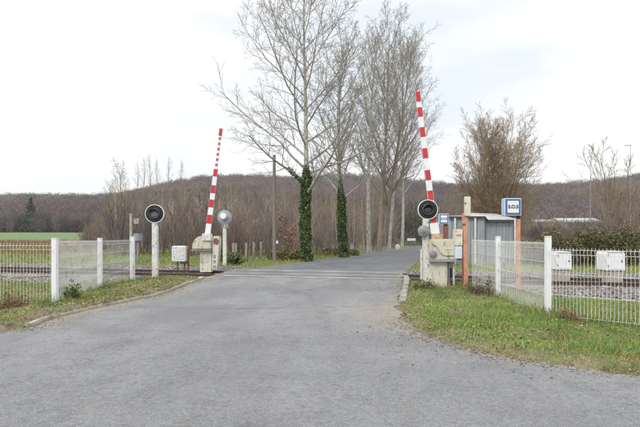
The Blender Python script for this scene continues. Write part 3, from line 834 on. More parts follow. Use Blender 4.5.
# right barrier, this side
p = P(437, 287.3, .08); k = F / p.y
br = thing('level_crossing_barrier', p, 'raised red and white barrier on a large cream cabinet beside the orange post', 'barrier')
rx2 = lambda px: (px - 437) / k
rz2 = lambda py: (287.3 - py) / k
MB().box((rx2(436.5), .12, rz2(272) - .03), (20 / k, .55, 30.5 / k + .06)).build('cabinet', M['cream_light'], br, .02)
MB().box((rx2(440.5), .1, rz2(246.6)), (25.5 / k, .7, 20.8 / k)).build('drive_housing', M['cream'], br, .03)
MB().box((rx2(440.5), .08, rz2(257.4)), (26.4 / k, .76, .06)).build('ledge', M['grey_metal'], br, .01)
MB().prism([(rx2(429.5), rz2(237.2)), (rx2(452), rz2(237.2)), (rx2(452), rz2(252.5)), (rx2(442.5), rz2(252.5)), (rx2(438.5), rz2(250.5)), (rx2(434), rz2(243)), (rx2(429.5), rz2(241))], -.285, -.252).build('raised_cover', M['cream'], br, .012)
MB().box((rx2(446), -.29, rz2(245.2)), (.22, .008, .05)).build('nameplate', M['cream_light'], br, .002)
b = MB().lathe([(.1, 0), (.1, .05), (.07, .07), (.01, .071)], (rx2(430.6), -.25, rz2(250.5)), (0, -1, 0), 20); b.build('pivot', M['mid_grey'], br)
b = MB()
b.box((rx2(452.5), -.12, rz2(272) - .02), (.045, .05, 30 / k + .06)); b.box((rx2(447.6), -.12, rz2(272) - .02), (.03, .05, 30 / k + .06)); b.box((rx2(450), -.12, rz2(284)), (.2, .05, .06))
b.build('support_frame', M['old_white'], br, .005)
MB().box((rx2(450), .2, rz2(272)), (.2, .3, .8)).build('counterweight', M['cream_light'], br, .015)
b = MB(); b.box((rx2(450), .0, rz2(270)), (.1, .08, .26)); b.box((rx2(449.5), .02, rz2(281)), (.16, .12, .18)); b.build('linkage', M['dark_grey'], br, .008)
b = MB(); b.box((rx2(433.5), -.15, rz2(264)), (.11, .012, .16)); b.box((rx2(433.5), -.16, rz2(264)), (.03, .02, .05)); b.build('latch', M['cream'], br, .003)
b = MB().box((rx2(436.5), -.02, rz2(234.6)), (.3, .2, .2)); b.box((rx2(439.5), -.02, rz2(235)), (.12, .12, .14)); b.build('arm_socket', mat('worn_socket', (.45, .33, .22), .7, .3, 12), br, .02)
H0, H1 = 231.0, 88.5
fr2 = lambda y: (H0 - y) / (H0 - H1)
ys_ = [88.5, 99, 104.3, 114, 124.2, 134.2, 145.2, 155.6, 167, 177.5, 187.6, 198, 209.5, 220]
segs = []; red = 1
for a, c in zip(ys_[:-1], ys_[1:]): segs.append((fr2(c), fr2(a), red, 1.0)); red = 1 - red
segs = [s_ for s_ in segs] + [(fr2(231), fr2(220), 0, 1.45)]
arm(br, ((rx2(435.2), .02, rz2(231)), (rx2(417.4), .02, rz2(88.5))), segs, .165, .135, .075, 0)

for px in (428.2, 434, 440, 446, 451.6): MB().cyl((rx2(px), -.252, rz2(256.2)), (rx2(px), -.264, rz2(256.2)), .016, n=8).build('bolt', M['grey_metal'], br)
for z_ in (262, 280): MB().cyl((rx2(427.3), -.165, rz2(z_ + 1.6)), (rx2(427.3), -.165, rz2(z_ - 1.6)), .016, n=8).build('hinge', M['grey_metal'], br)
b = MB().box((rx2(436.5), -.159, rz2(272)), (18 / k, .01, 27 / k)); b.build('door', M['cream_light'], br, .003)
v, q = tubes([([(rx2(445), -.2, .02), (rx2(446.2), -.22, .3), (rx2(446.4), -.2, .7), (rx2(447.6), -.22, .95)], [.016] * 4)], 7); link('conduit', np_mesh('conduit', v, [q], M['dark_grey'], smooth=True), br)
for px in (196.5, 204, 211): MB().cyl((lx2(px), -.33, lz2(247.6)), (lx2(px), -.342, lz2(247.6)), .018, n=8).build('bolt', M['grey_metal'], bl)
for z_ in (254.5, 267): MB().cyl((lx2(201.6), -.205, lz2(z_ + 1.4)), (lx2(201.6), -.205, lz2(z_ - 1.4)), .016, n=8).build('hinge', M['grey_metal'], bl)

# ------------------------------------------------------------------ orange post with its boxes
p = P(465, 288, .08); k = F / p.y
op = thing('cable_post', p, 'tall orange post with a white plate at its top beside the right barrier cabinet', 'post')
MB().box((0, 0, (288 - 210) / k / 2 - .1), (.135, .12, (288 - 210) / k + .2)).build('post', M['orange'], op, .01)
MB().box((.04, -.075, (288 - 203.5) / k), (.155, .09, 19.5 / k)).build('top_plate', M['cream_light'], op, .01)
bx = MB().box(((457.6 - 465) / k - .0, -.02, (288 - 234.6) / k), (7.8 / k, .2, 16.6 / k)).build('junction_box', M['cream_light'], op, .015)
setp(bx, 'cream junction box')
MB().box(((457.6 - 465) / k, -.125, (288 - 232) / k), (.13, .01, .05)).build('label_plate', M['orange'], bx, .002)
bx = MB().box(((457.4 - 465) / k - .0, -.02, (288 - 249.4) / k), (7.6 / k, .2, 12.4 / k)).build('junction_box', M['blue_white'], op, .015)
setp(bx, 'bluish white junction box')
b = MB().box((-.12, .06, (288 - 240) / k), (.12, .04, .9)); b.build('box_bracket', M['mid_grey'], op, .004)
b = MB().cyl((-.1, -.05, (288 - 220.5) / k), (-.02, -.05, (288 - 220.5) / k), .05); b.build('insulator', M['mid_grey'], op)
v, q = tubes([([(-.16, -.06, 1.08), (-.1, -.1, .95), (-.085, -.09, .5), (-.1, -.06, .0)], [.018] * 4)], 6)
link('cable', np_mesh('cable', v, [q], M['redbrown'], smooth=True), op)

# ------------------------------------------------------------------ emergency call signs
def text_mesh(name, body, size, m, parent, loc, ext=.003, sx=1.0, bold=0.0):
    cu = bpy.data.curves.new(name, 'FONT'); cu.body = body; cu.size = size; cu.align_x = 'CENTER'; cu.align_y = 'CENTER'; cu.extrude = ext; cu.offset = bold
    tmp = bpy.data.objects.new(name + '_source', cu); C.objects.link(tmp)
    dg = bpy.context.evaluated_depsgraph_get()
    me = bpy.data.meshes.new_from_object(tmp.evaluated_get(dg)); me.name = name
    bpy.data.objects.remove(tmp); bpy.data.curves.remove(cu)
    me.materials.clear(); me.materials.append(m)
    o = link(name, me, parent); o.location = loc; o.rotation_euler = (math.pi / 2, 0, 0); o.scale = (sx, 1, 1)
    return o
def sos(px, cx, cy, wpx, hpx, base_py, label, depth, post_m, post_top, wpost, D=None):
    p = P(px, base_py) if D is None else Vector((XX(px, D), D, float(hgt(XX(px, D), D))))
    k = F / p.y
    t_ = thing('emergency_phone_sign', p, label, 'sign')
    cxm = (cx - px) / k; cz = ZZ(cy, p.y) - p.z; W, H = wpx / k, hpx / k
    zt = ZZ(post_top, p.y) - p.z
    MB().box((0, .05, zt / 2 - .1), (wpost, wpost, zt + .2)).build('post', post_m, t_, .008)
    MB().box((0, .05, (zt + cz - H / 2) / 2), (wpost * .8, wpost * .8, cz - H / 2 - zt + .02)).build('post_top', M['black'], t_, .004)
    bd = MB().box((cxm, .05, cz), (W, depth, H)).build('sign_box', M['sos_side'], t_, .012)
    y0 = .05 - depth / 2
    face = MB().box((cxm, y0 - .004, cz), (W * .97, .012, H * .97)).build('border', M['arm_white'], bd, .002)
    MB().box((cxm, y0 - .012, cz), (W * .9, .012, H * .9)).build('blue_panel', M['blue'], bd, .002)
    MB().box((cxm, y0 - .020, cz), (W * .66, .012, H * .68)).build('white_panel', M['arm_white'], bd, .002)
    text_mesh('lettering', 'S.O.S', H * .27, M['ink'], bd, (cxm, y0 - .029, cz + .0), sx=.98, bold=H * .008)
    return t_
g1 = sos(519, 512, 207, 17, 17.5, 299.5, 'larger blue and white S.O.S box on orange post behind the right mesh fence', .2, M['orange'], 219, .085)
g2 = sos(446, 443.6, 218.9, 9.6, 10.4, 265, 'smaller blue and white S.O.S sign beyond the tracks behind the right barrier cabinet', .2, M['redbrown'], 226, .2, D=24.3)

# ------------------------------------------------------------------ corrugated shed
D = 26.5; zb = float(hgt(6.9, D)); k = F / D
sh = thing('metal_shed', (XX(482, D), D, zb), 'blue grey corrugated metal shed with a pale roof behind the right mesh fence', 'shed')
ox = XX(482, D)
def ribbed(name, parent, x0, x1, z0, z1a, z1b, y, m, yr=None, pitch=.16, amp=.022):
    """ribbed sheet from (x0,y) to (x1,yr)"""
    yr = y if yr is None else yr
    L = math.hypot(x1 - x0, yr - y); n = max(4, int(L / pitch) * 4)
    d = Vector((x1 - x0, yr - y, 0)).normalized(); nn = Vector((d.y, -d.x, 0))
    V = []
    for i_ in range(n + 1):
        s = i_ / n; o = nn * (amp if (i_ % 4) in (1, 2) else 0)
        zt = z1a + (z1b - z1a) * s
        b_ = Vector((x0 + (x1 - x0) * s, y + (yr - y) * s, 0)) + o
        V += [(b_.x, b_.y, z0), (b_.x, b_.y, zt)]
        V += [(b_.x - nn.x * .01, b_.y - nn.y * .01, z0), (b_.x - nn.x * .01, b_.y - nn.y * .01, zt)]
    fs = []
    for i_ in range(n):
        a = 4 * i_; c = a + 4
        fs += [(a, c, c + 1, a + 1), (a + 2, a + 3, c + 3, c + 2), (a + 1, c + 1, c + 3, a + 3)]
    return MB().add(V, fs).build(name, m, parent, ang=20)
xL, xM, xR = XX(449.5, D) - ox, XX(486.5, D) - ox, XX(515.5, D) - ox
zl, zm = ZZ(217.3, D) - zb, ZZ(221, D) - zb
ribbed('front_wall', sh, xL, xM - .12, -.1, zl, zl, 0, M['metal_sheet'])
ribbed('side_wall', sh, xM - .12, xM + .02, -.1, zl, zm, 0, M['metal_sheet'], yr=.35)
ribbed('front_wall', sh, xM + .02, xR, -.1, zm, zm, .35, M['metal_sheet'])
ribbed('side_wall', sh, xR, xR + .1, -.1, zm, zm, .35, M['metal_sheet'], yr=3.4)
ribbed('side_wall', sh, xL, xL, -.1, zl, zl, 3.4, M['metal_sheet'], yr=0)
ribbed('back_wall', sh, xR, xL, -.1, zm + .2, zl, 3.4, M['metal_sheet'])
rf = MB().add([(xL - .1, -.12, zl + .02), (xM - .1, -.12, zl + .02), (xM + .12, .1, zm + .05), (xR + .2, .1, zm + .05), (xR + .2, 3.5, zm + .5), (xM + .12, 3.5, zm + .56), (xM - .1, 3.5, zl + .2), (xL - .1, 3.5, zl + .16)],
              [(0, 1, 6, 7), (1, 2, 5, 6), (2, 3, 4, 5)]).build('roof', M['roof_sheet'], sh)
sol = rf.modifiers.new('thickness', 'SOLIDIFY'); sol.thickness = .035; sol.offset = 1
b = MB(); b.box(((xL + xM) / 2 - .1, -.15, zl), (xM - xL, .05, .1)); b.box(((xM + xR) / 2 + .15, .07, zm + .0), (xR - xM + .06, .05, .09)); b.build('fascia', M['dark_edge'], rf, .006)
for px, yy_ in ((454, -.2), (474, -.2), (515, .0)):
    MB().box((XX(px, D) - ox, yy_, zm / 2 + .05), (.09, .07, zm + .2)).build('corner_post', M['grey_metal'] if px == 452 else M['old_white'], sh, .008)

# ------------------------------------------------------------------ trackside boxes
def plinth_box(px0, px1, py0, py1, pyb, label, D=None, group=None):
    px = (px0 + px1) / 2; p = P(px, pyb); k = F / p.y
    t_ = thing('equipment_cabinet', p, label, 'cabinet', group)
    W = (px1 - px0) / k; zt = (pyb - py0) / k; zb_ = (pyb - py1) / k
    MB().box((0, 0, zb_ / 2 - .1), (W * .86, .5, zb_ + .2)).build('plinth', M['concrete'], t_, .015)
    bd = MB().prism([(-W / 2, zb_ + .005), (-W / 2, zt - .06), (-W / 2 + .07, zt), (W / 2 - .07, zt), (W / 2, zt - .06), (W / 2, zb_ + .005)], -.3, .3).build('box', M['white_paint'], t_, .02)
    MB().box((0, -.306, (zt + zb_) / 2 - .03), (W * .8, .012, (zt - zb_) * .72)).build('door', M['white_paint'], bd, .004)
    b = MB().cyl((W * .3, -.315, (zt + zb_) / 2), (W * .3, -.345, (zt + zb_) / 2), .025); b.build('lock', M['dark_grey'], bd)
    for sz in (.2, .75): MB().cyl((-W * .4, -.315, zb_ + (zt - zb_) * sz), (-W * .4, -.315, zb_ + (zt - zb_) * sz + .07), .014, n=8).build('hinge', M['grey_metal'], bd)
    MB().box((0, -.0, zt - .012), (W * .9, .66, .03)).build('lid', M['white_paint'], bd, .008)
    return t_
plinth_box(552, 567.4, 251.5, 269.5, 278.5, 'white trackside cabinet on concrete, nearer the white fence corner post')
plinth_box(601, 619.8, 251, 270.3, 279, 'white trackside cabinet on concrete, the farther right behind the mesh fence')

p = P(180.5, 270.5); k = F / p.y
wb_ = thing('equipment_box', p, 'small white equipment box on thin rusty legs between the left signal and barrier', 'box')
bx = MB().box(((179.6 - 180.5) / k, 0, (270.5 - 253.6) / k), (13.6 / k, .3, 15.4 / k)).build('box', M['white_paint'], wb_, .02)
MB().box(((179.6 - 180.5) / k, -.156, (270.5 - 253.2) / k), (11.6 / k, .012, 12.4 / k)).build('door', M['old_white'], bx, .004)
for px in (177.5, 184.4):
    MB().box(((px - 180.5) / k, .02, (270.5 - 262) / k / 2 - .06), (.06, .06, (270.5 - 262) / k + .14)).build('leg', M['redbrown'], wb_, .005)
MB().box(((188 - 180.5) / k, .05, (270.5 - 245) / k / 2 - .05), (.07, .07, (270.5 - 245) / k + .1)).build('post', M['redbrown'], wb_, .006)
MB().box(((183.5 - 180.5) / k, 0, (270.5 - 262.5) / k), (.22, .26, .1)).build('underbox', M['dark_grey'], wb_, .01)

D = 27.0; x0 = XX(131, D); z0 = float(hgt(x0, D)); k = F / D
mp_ = thing('concrete_post', (x0, D, z0), 'thin pale concrete post with a small sign board, behind the left mesh fence', 'post')
MB().box((0, 0, (ZZ(213.5, D) - z0) / 2 - .1), (.13, .13, ZZ(213.5, D) - z0 + .2)).build('post', M['concrete'], mp_, .015)
MB().box(((136.5 - 131) / k, -.02, ZZ(221, D) - z0), (.27, .03, .3)).build('sign_board', M['concrete_pale'], mp_, .004)
MB().cyl((.04, 0, ZZ(221, D) - z0), ((135 - 131) / k, 0, ZZ(221, D) - z0), .02).build('bracket', M['mid_grey'], mp_)
x0 = XX(138, D + .6); z0 = float(hgt(x0, D + .6))
t_ = thing('equipment_box', (x0, D + .6, z0), 'grey metal box on a stand behind the end of the left mesh fence', 'box')
MB().box((0, 0, ZZ(237.3, D) - z0), (.42, .3, .42)).build('box', M['grey_metal'], t_, .02)
MB().box((0, 0, (ZZ(241, D) - z0) / 2 - .05), (.12, .12, ZZ(241, D) - z0 + .1)).build('leg', M['mid_grey'], t_, .008)

# ------------------------------------------------------------------ poles, posts, far small things
p = P(274.5, 262); k = F / p.y
up = thing('utility_pole', p, 'weathered wooden utility pole in the grass left of the ivy covered trees', 'pole')
MB().cyl((0, 0, -.3), (-.02, 0, (262 - 155) / k), .125, .085, 14).build('pole', M['wood_pole'], up)
MB().box((.17, -.1, (262 - 242.2) / k), (.13, .1, .18)).build('meter_box', M['blue_white'], up, .01)
fp = P(233, 264)
pf = thing('post_fence', fp, 'old concrete post and wire fence in the grass beyond the left barrier', 'fence')
tops = []
for px, pyb, pyt in ((233.2, 264, 243), (236, 262, 243), (246, 263, 243), (253.5, 262.5, 242), (261, 262, 241.5)):
    q_ = P(px, pyb); k = F / q_.y; h_ = (pyb - pyt) / k; r = random.Random(px)
    b = MB().box((0, 0, h_ / 2 - .15), (.13, .12, h_ + .3), 0, Matrix.Rotation(r.uniform(-.03, .03), 3, 'Y'))
    o = b.build('post', M['post_conc'], pf, .015); o.location = q_ - fp; tops.append((q_ - fp, h_))
for f in (.35, .65, .92):
    pts = [tuple(a + Vector((0, -.07, h * f))) for a, h in tops[1:]]
    v, q = tubes([(pts, [.006] * len(pts))], 4); link('wire', np_mesh('wire', v, [q], M['redbrown']), pf)
p = P(352, 253.5); k = F / p.y
t_ = thing('concrete_bollard', p, 'short grey concrete marker at the lane edge below the second ivy tree', 'bollard')
MB().box((0, 0, .3), (.3, .22, .9)).build('body', M['concrete'], t_, .04); MB().box((0, 0, .78), (.26, .18, .06)).build('cap', M['concrete_pale'], t_, .02)
p = P(397.5, 249.0); k = F / p.y
t_ = thing('marker_stone', p, 'small white painted marker stone beside the bend of the lane', 'stone')
MB().box((0, 0, .22), (.5, .35, .64)).build('body', M['white_paint'], t_, .1); MB().box((0, -.18, .3), (.3, .03, .22)).build('face_plate', M['white_paint'], t_, .008)
D = 58; x0 = XX(411.5, D); z0 = float(hgt(x0, D))
t_ = thing('direction_sign', (x0, D, z0), 'long white direction board on two posts at the bend of the lane', 'sign')
MB().box((0, 0, ZZ(239.6, D) - z0), (1.0, .06, .3)).build('board', M['white_paint'], t_, .01)
for sx in (-.12, .42): MB().box((sx, .06, (ZZ(239, D) - z0) / 2 - .1), (.07, .06, ZZ(239, D) - z0 + .2)).build('post', M['mid_grey'], t_, .005)
D = 95
for px, ty, lab in ((630.5, 145.5, 'tall thin lamp mast with a bracket head rising behind the bare sapling'), (590.5, 157, 'thinner shorter mast without arm left of the bare sapling')):
    x0 = XX(px, D); z0 = float(hgt(x0, D)); t_ = thing('lamp_mast', (x0, D, z0), lab, 'mast')
    MB().cyl((0, 0, -.3), (0, 0, ZZ(ty, D) - z0), .07, .04, 10).build('pole', M['grey_metal'], t_)
    if px > 600: MB().box((-.5, 0, ZZ(ty, D) - z0), (1.2, .25, .1)).build('lamp_head', M['grey_metal'], t_, .03)
    else: MB().cyl((0, 0, ZZ(ty, D) - z0 - .05), (0, 0, ZZ(ty, D) - z0 + .35), .09, .04, 8).build('cap', M['grey_metal'], t_)
D = 150
for x0p, x1p, ty, dd, lab in ((538, 562, 219.2, 0, 'low grey shed roof half hidden by the hedge, left one of two'), (560, 603, 217.6, 20, 'long pale roofed farm building above the hedge, right one of two')):
    DD = D + dd; xa, xb = XX(x0p, DD), XX(x1p, DD); xm = (xa + xb) / 2; z0 = float(hgt(xm, DD))
    t_ = thing('farm_building', (xm, DD, z0), lab, 'building'); hh = ZZ(ty, DD) - z0; W = xb - xa
    MB().box((0, 5, hh * .36 - .2), (W - .6, 9.6, hh * .72 + .4)).build('wall', M['wall_dull'], t_, .03)
    MB().prism([(-W / 2, hh * .70), (-W / 2, hh * .73), (W / 2, hh * .73), (W / 2, hh * .70)], 0, .02).build('gutter', M['dark_edge'], t_)
    r_ = MB().add([(-W / 2, -.2, hh * .72), (W / 2, -.2, hh * .72), (W / 2, 5, hh), (-W / 2, 5, hh), (W / 2, 10.2, hh * .72), (-W / 2, 10.2, hh * .72)], [(0, 1, 2, 3), (3, 2, 4, 5)]).build('roof', M['roof_sheet'], t_)
    s__ = r_.modifiers.new('thickness', 'SOLIDIFY'); s__.thickness = .12
D = 62; x0 = XX(180.5, D); z0 = float(hgt(x0, D))
t_ = thing('hut', (x0, D, z0), 'small pale hut glimpsed through the bare thicket right of the left signal', 'hut')
hh = ZZ(216.5, D) - z0
MB().box((0, .8, hh / 2 - .2), (1.5, 1.6, hh + .4)).build('wall', M['wall_pale'], t_, .02)
MB().prism([(-.9, hh), (0, hh + .45), (.9, hh)], -.15, 1.75).build('roof', M['roof_tile'], t_, .02)
MB().box((.25, -.012, hh - .55), (.4, .03, .5)).build('window', M['dark_gap'], t_, .004)

# ------------------------------------------------------------------ trees
def norm(v):
    l = math.sqrt(v[0] ** 2 + v[1] ** 2 + v[2] ** 2) + 1e-9; return (v[0] / l, v[1] / l, v[2] / l)
def cross(a, b): return (a[1] * b[2] - a[2] * b[1], a[2] * b[0] - a[0] * b[2], a[0] * b[1] - a[1] * b[0])
def grow(out, r, p, d, L, r0, r1, lev, spec):
    s = spec[lev]; K = s['K']; pts = [p]; st = L / (K - 1); dirs = [d]
    for _ in range(K - 1):
        wg = s['wig']; d = norm((d[0] + r.gauss(0, wg), d[1] + r.gauss(0, wg), d[2] + r.gauss(0, wg) + s['up']))
        p = (p[0] + d[0] * st, p[1] + d[1] * st, p[2] + d[2] * st); pts.append(p); dirs.append(d)
    rad = [r0 + (r1 - r0) * (i / (K - 1)) ** s.get('rp', .9) for i in range(K)]
    out[lev].append((pts, rad))
    if lev + 1 >= len(spec): return
    c = spec[lev + 1]; n = c['n']; n = max(1, int(n * r.uniform(.75, 1.25) + .5)); az = r.uniform(0, 6.28)
    for j in range(n):
        t_ = c['t0'] + (1 - c['t0']) * (j + r.random()) / n
        f = min(t_ * (K - 1), K - 1.001); i0 = int(f); u = f - i0
        q = tuple(pts[i0][a] * (1 - u) + pts[i0 + 1][a] * u for a in range(3)); dd = dirs[min(i0 + 1, K - 1)]
        rr = rad[i0] * (1 - u) + rad[i0 + 1] * u
        az += 2.4 + r.uniform(-.5, .5)
        a1 = norm(cross(dd, (0.3, 0.2, 1) if abs(dd[2]) < .9 else (1, .1, 0))); a2 = cross(dd, a1)
        an = math.radians(c['a0'] + (c['a1'] - c['a0']) * t_ + r.uniform(-8, 8)); ca, sa = math.cos(an), math.sin(an)
        nd = norm(tuple(dd[i] * ca + (a1[i] * math.cos(az) + a2[i] * math.sin(az)) * sa for i in range(3)))
        tt = (t_ - c['t0']) / (1 - c['t0'])
        l = L * c['len'] * (1 - c['tap'] * tt) * r.uniform(.65, 1.2)
        cr = max(rr * c['rad'], c['rmin'])
        grow(out, r, q, nd, l, cr, max(cr * .3, c['rmin'] * .8), lev + 1, spec)
def poplar_spec(n1=26, t0=.25, rmin=.0065, len1=.36, a0=55, a1=30, n2=8, n3=7, n4=3, up=.1, tap=.55):
    return [dict(K=12, wig=.02, up=.03),
            dict(K=7, wig=.085, up=up, n=n1, t0=t0, a0=a0, a1=a1, len=len1, tap=tap, rad=.54, rmin=.018),
            dict(K=5, wig=.08, up=.07, n=n2, t0=.18, a0=45, a1=35, len=.42, tap=.45, rad=.5, rmin=.011),
            dict(K=4, wig=.1, up=.06, n=n3, t0=.15, a0=45, a1=35, len=.42, tap=.4, rad=.55, rmin=.008),
            dict(K=3, wig=.1, up=.05, n=n4, t0=.2, a0=45, a1=35, len=.5, tap=.3, rad=.7, rmin=rmin)]
def tree_meshes(seed, roots, spec, bark, twig, split=2):
    r = random.Random(seed); out = [[] for _ in spec]
    for (p, d, L, r0, r1) in roots: grow(out, r, p, norm(d), L, r0, r1, 0, spec)
    big = [b for l in out[:split] for b in l]; small = [b for l in out[split:] for b in l]
    v, q = tubes(out[0], 10); nb = len(v)
    if split > 1:
        v2, q2 = tubes([b for l in out[1:split] for b in l], 6); v = np.concatenate([v, v2]); q = np.concatenate([q, q2 + nb])
    tm = np_mesh('trunk', v, [q], bark, smooth=True)
    v, q = tubes(small, 3); cm = np_mesh('crown', v, [q], twig, smooth=True)
    return tm, cm, out
def tree(name, loc, label, cat, tm, cm, rz=0.0, sc=1.0, group=None):
    t_ = thing(name, loc, label, cat, group, rz); t_.scale = (sc,) * 3
    link('trunk', tm, t_); link('crown', cm, t_)
    return t_
def ivy_mesh(pls, top, n, seed, rmul=1.0, grow_r=.2):
    rng = np.random.default_rng(seed); pos = []
    for pts, rad in pls:
        pts = np.array(pts); rad = np.array(rad); seg = np.linalg.norm(np.diff(pts, axis=0), axis=1); s = np.concatenate([[0], np.cumsum(seg)])
        m_ = s[-1]; k_ = int(n * min(1, top / m_) * m_ / 10)
        u = rng.uniform(0, min(top, m_), k_) ; u = np.where(rng.uniform(0, 1, k_) < .25, u * .9, u)
        c = np.stack([np.interp(u, s, pts[:, i]) for i in range(3)], -1); rr = np.interp(u, s, rad)
        a = rng.uniform(0, 6.283, k_); lump = .55 + .45 * np.sin(a * 2 + u * 2.1) * np.sin(u * 3.3 + a) + rng.uniform(0, .5, k_)
        fade = np.clip((min(top, m_) - u) / .9, .2, 1)
        drop = rng.uniform(0, 1, k_) < np.clip((min(top, m_) - u) / 1.6 + .25 + .4 * np.sin(a * 2 + u * 4), .08, 1)
        R = rr * 1.02 + grow_r * np.clip(lump, 0, 1.4) ** 1.6 * fade * rng.uniform(.35, 1.0, k_)
        pos.append(np.stack([c[:, 0] + np.cos(a) * R, c[:, 1] + np.sin(a) * R, c[:, 2] + rng.normal(0, .05, k_)], -1)[drop])
    pos = np.concatenate(pos)
    v, q = cards(pos, rng.uniform(.03, .095, len(pos)), rng, .6, .8)
    tn = rng.uniform(.5, 1.7, (len(pos), 1)) * np.array([(1, 1, 1), (1.15, 1, .9), (1.9, 1.2, .9)])[rng.choice(3, len(pos), p=[.6, .3, .1])]
    return np_mesh('ivy', v, [q], M['ivy'], tint=np.repeat(tn, 4, 0))

def poplar(px, py, ty, seed, label, spec, rad, lean=0.0, ivy=0, name='poplar_tree', bark=None, fork=None):
    p = P(px, py); k = F / p.y; H = (py - ty) / k
    roots = [((0, 0, -.2), (lean, 0, 1), H, rad, .02)]
    if fork: roots.append(((0, 0, -.2), fork, H * .9, rad * .7, .02))
    tm, cm, out = tree_meshes(seed, roots, spec, bark or M['bark_pale'], M['twig_pale'])
    t_ = tree(name, p, label, 'tree', tm, cm)
    if ivy:
        pls = out[0][:1]
        im = ivy_mesh(pls, ivy, 17000, seed, grow_r=.15)
        link('ivy', im, t_)
        low = [b for b in sorted(out[1], key=lambda b: b[0][-1][0] - b[0][0][0]) if .45 * ivy < b[0][0][2] < ivy - .9][:1]
        if low: link('ivy', ivy_mesh([(b[0][:5], b[1][:5]) for b in low], 2.2, 1900, seed + 1, grow_r=.05), t_)
    return t_
poplar(306, 261.5, -32, 7, 'tallest bare poplar with a thick ivy covered trunk right of the wooden pole', poplar_spec(42, .22, len1=.365, a0=68, a1=36, n2=11, n3=8, n4=3, up=.065, tap=.35), .23, 0.0, 6.0)
poplar(343.5, 257.5, 40, 12, 'second ivy covered bare tree behind the concrete marker at the lane', poplar_spec(30, .25, .007, len1=.33, a0=56, a1=28, n2=9, n3=7, up=.08), .21, 0.0, 5.3)
poplar(369, 253.5, 48, 19, 'slender pale barked bare tree without ivy between two thicker trunks', poplar_spec(30, .3, .0075, len1=.36, a0=45, a1=24, n2=9, n3=8, up=.13), .22, .0)
poplar(379, 251.5, 30, 23, 'forked brown barked bare tree right of the slender pale one', poplar_spec(26, .2, .0075, len1=.38, a0=48, a1=27, n2=9, n3=8, up=.12), .27, .02, 0, 'poplar_tree', M['bark_brown'], (.16, .05, 1))
poplar(389, 250.3, 52, 31, 'thin leaning bare tree behind the forked one on the lane bend', poplar_spec(28, .25, .008, len1=.36, a0=48, a1=27, n2=9, n3=8, up=.13), .2, .06)
poplar(402, 247.6, 60, 37, 'white stemmed bare tree right beside the white marker stone', poplar_spec(28, .26, .009, len1=.38, a0=50, a1=28, n2=9, n3=8, up=.12), .22, .05)

# multi-stemmed tree behind the shed
spec = [dict(K=9, wig=.05, up=.035), dict(K=6, wig=.09, up=.07, n=17, t0=.14, a0=46, a1=30, len=.36, tap=.5, rad=.5, rmin=.012),
        dict(K=4, wig=.1, up=.07, n=9, t0=.12, a0=45, a1=35, len=.42, tap=.4, rad=.6, rmin=.009), dict(K=3, wig=.12, up=.05, n=7, t0=.1, a0=45, a1=35, len=.5, tap=.3, rad=.7, rmin=.007)]
D = 37; x0 = XX(493, D); rr_ = random.Random(4); H = ZZ(113, D)
roots = []
for k_ in range(22):
    a = rr_.uniform(0, 6.28); b_ = .3 * rr_.uniform(.02, 1) ** .8; e = math.sqrt(max(.05, 1 - (b_ / .33) ** 2))
    roots.append(((math.cos(a) * .3, math.sin(a) * .3, -.2), (math.cos(a) * b_ * 1.05, math.sin(a) * b_, 1), H * rr_.uniform(.78, 1.0) * (.55 + .45 * e), rr_.uniform(.045, .085), .012))
tm, cm, _o = tree_meshes(41, roots, spec, M['bark_brown'], M['twig_brown'], 1)
tree('bare_tree', (x0, D, float(hgt(x0, D))), 'dense many stemmed bare tree with yellowish brown twigs behind the metal shed', 'tree', tm, cm)
spec2 = [dict(K=8, wig=.06, up=.05), dict(K=5, wig=.08, up=.12, n=7, t0=.25, a0=40, a1=28, len=.45, tap=.5, rad=.5, rmin=.018),
         dict(K=4, wig=.1, up=.08, n=6, t0=.2, a0=42, a1=32, len=.42, tap=.4, rad=.6, rmin=.01), dict(K=3, wig=.1, up=.05, n=5, t0=.2, a0=40, a1=30, len=.5, tap=.2, rad=.7, rmin=.009)]
D = 33; x0 = XX(619, D); H = ZZ(142, D)
roots = [((rr_.uniform(-.3, .3), rr_.uniform(-.2, .2), -.2), (rr_.uniform(-.33, .33), rr_.uniform(-.2, .2), 1), H * rr_.uniform(.6, 1.0), rr_.uniform(.05, .09), .014) for k_ in range(8)]
tm, cm, _o = tree_meshes(43, roots, spec2, M['bark_brown'], M['twig_brown'], 1)
tree('bare_tree', (x0, D, float(hgt(x0, D))), 'sparse open bare sapling with upright shoots in the hedge at the right edge', 'tree', tm, cm)

# slim poplars on the skyline at the left
tm, cm, _o = tree_meshes(51, [((0, 0, -.3), (0, 0, 1), 18.0, .16, .02)], poplar_spec(18, .35, .013, len1=.2, a0=38, a1=22, n2=5, n3=4, n4=1, up=.16), M['bark_brown'], M['twig_brown'])
for j, (px, ty) in enumerate(((142, 162), (150, 158), (159, 163), (169.5, 161), (179.5, 163.5), (136, 166))):
    D = 118 + 7 * ((j * 5) % 4); x0 = XX(px, D); z0 = float(hgt(x0, D)); sc = (ZZ(ty, D) - z0) / 18.0
    tree('slim_poplar', (x0, D, z0), 'slim bare poplar rising above the hill line behind the left signal', 'tree', tm, cm, j * 1.3, sc, 'slim poplars on the skyline')
tm, cm, _o = tree_meshes(53, [((0, 0, -.3), (0, 0, 1), 12.0, .2, .02)], poplar_spec(20, .25, .014, len1=.4, a0=50, a1=30, n2=7, n3=5, n4=2, up=.1), M['bark_brown'], M['twig_brown'])
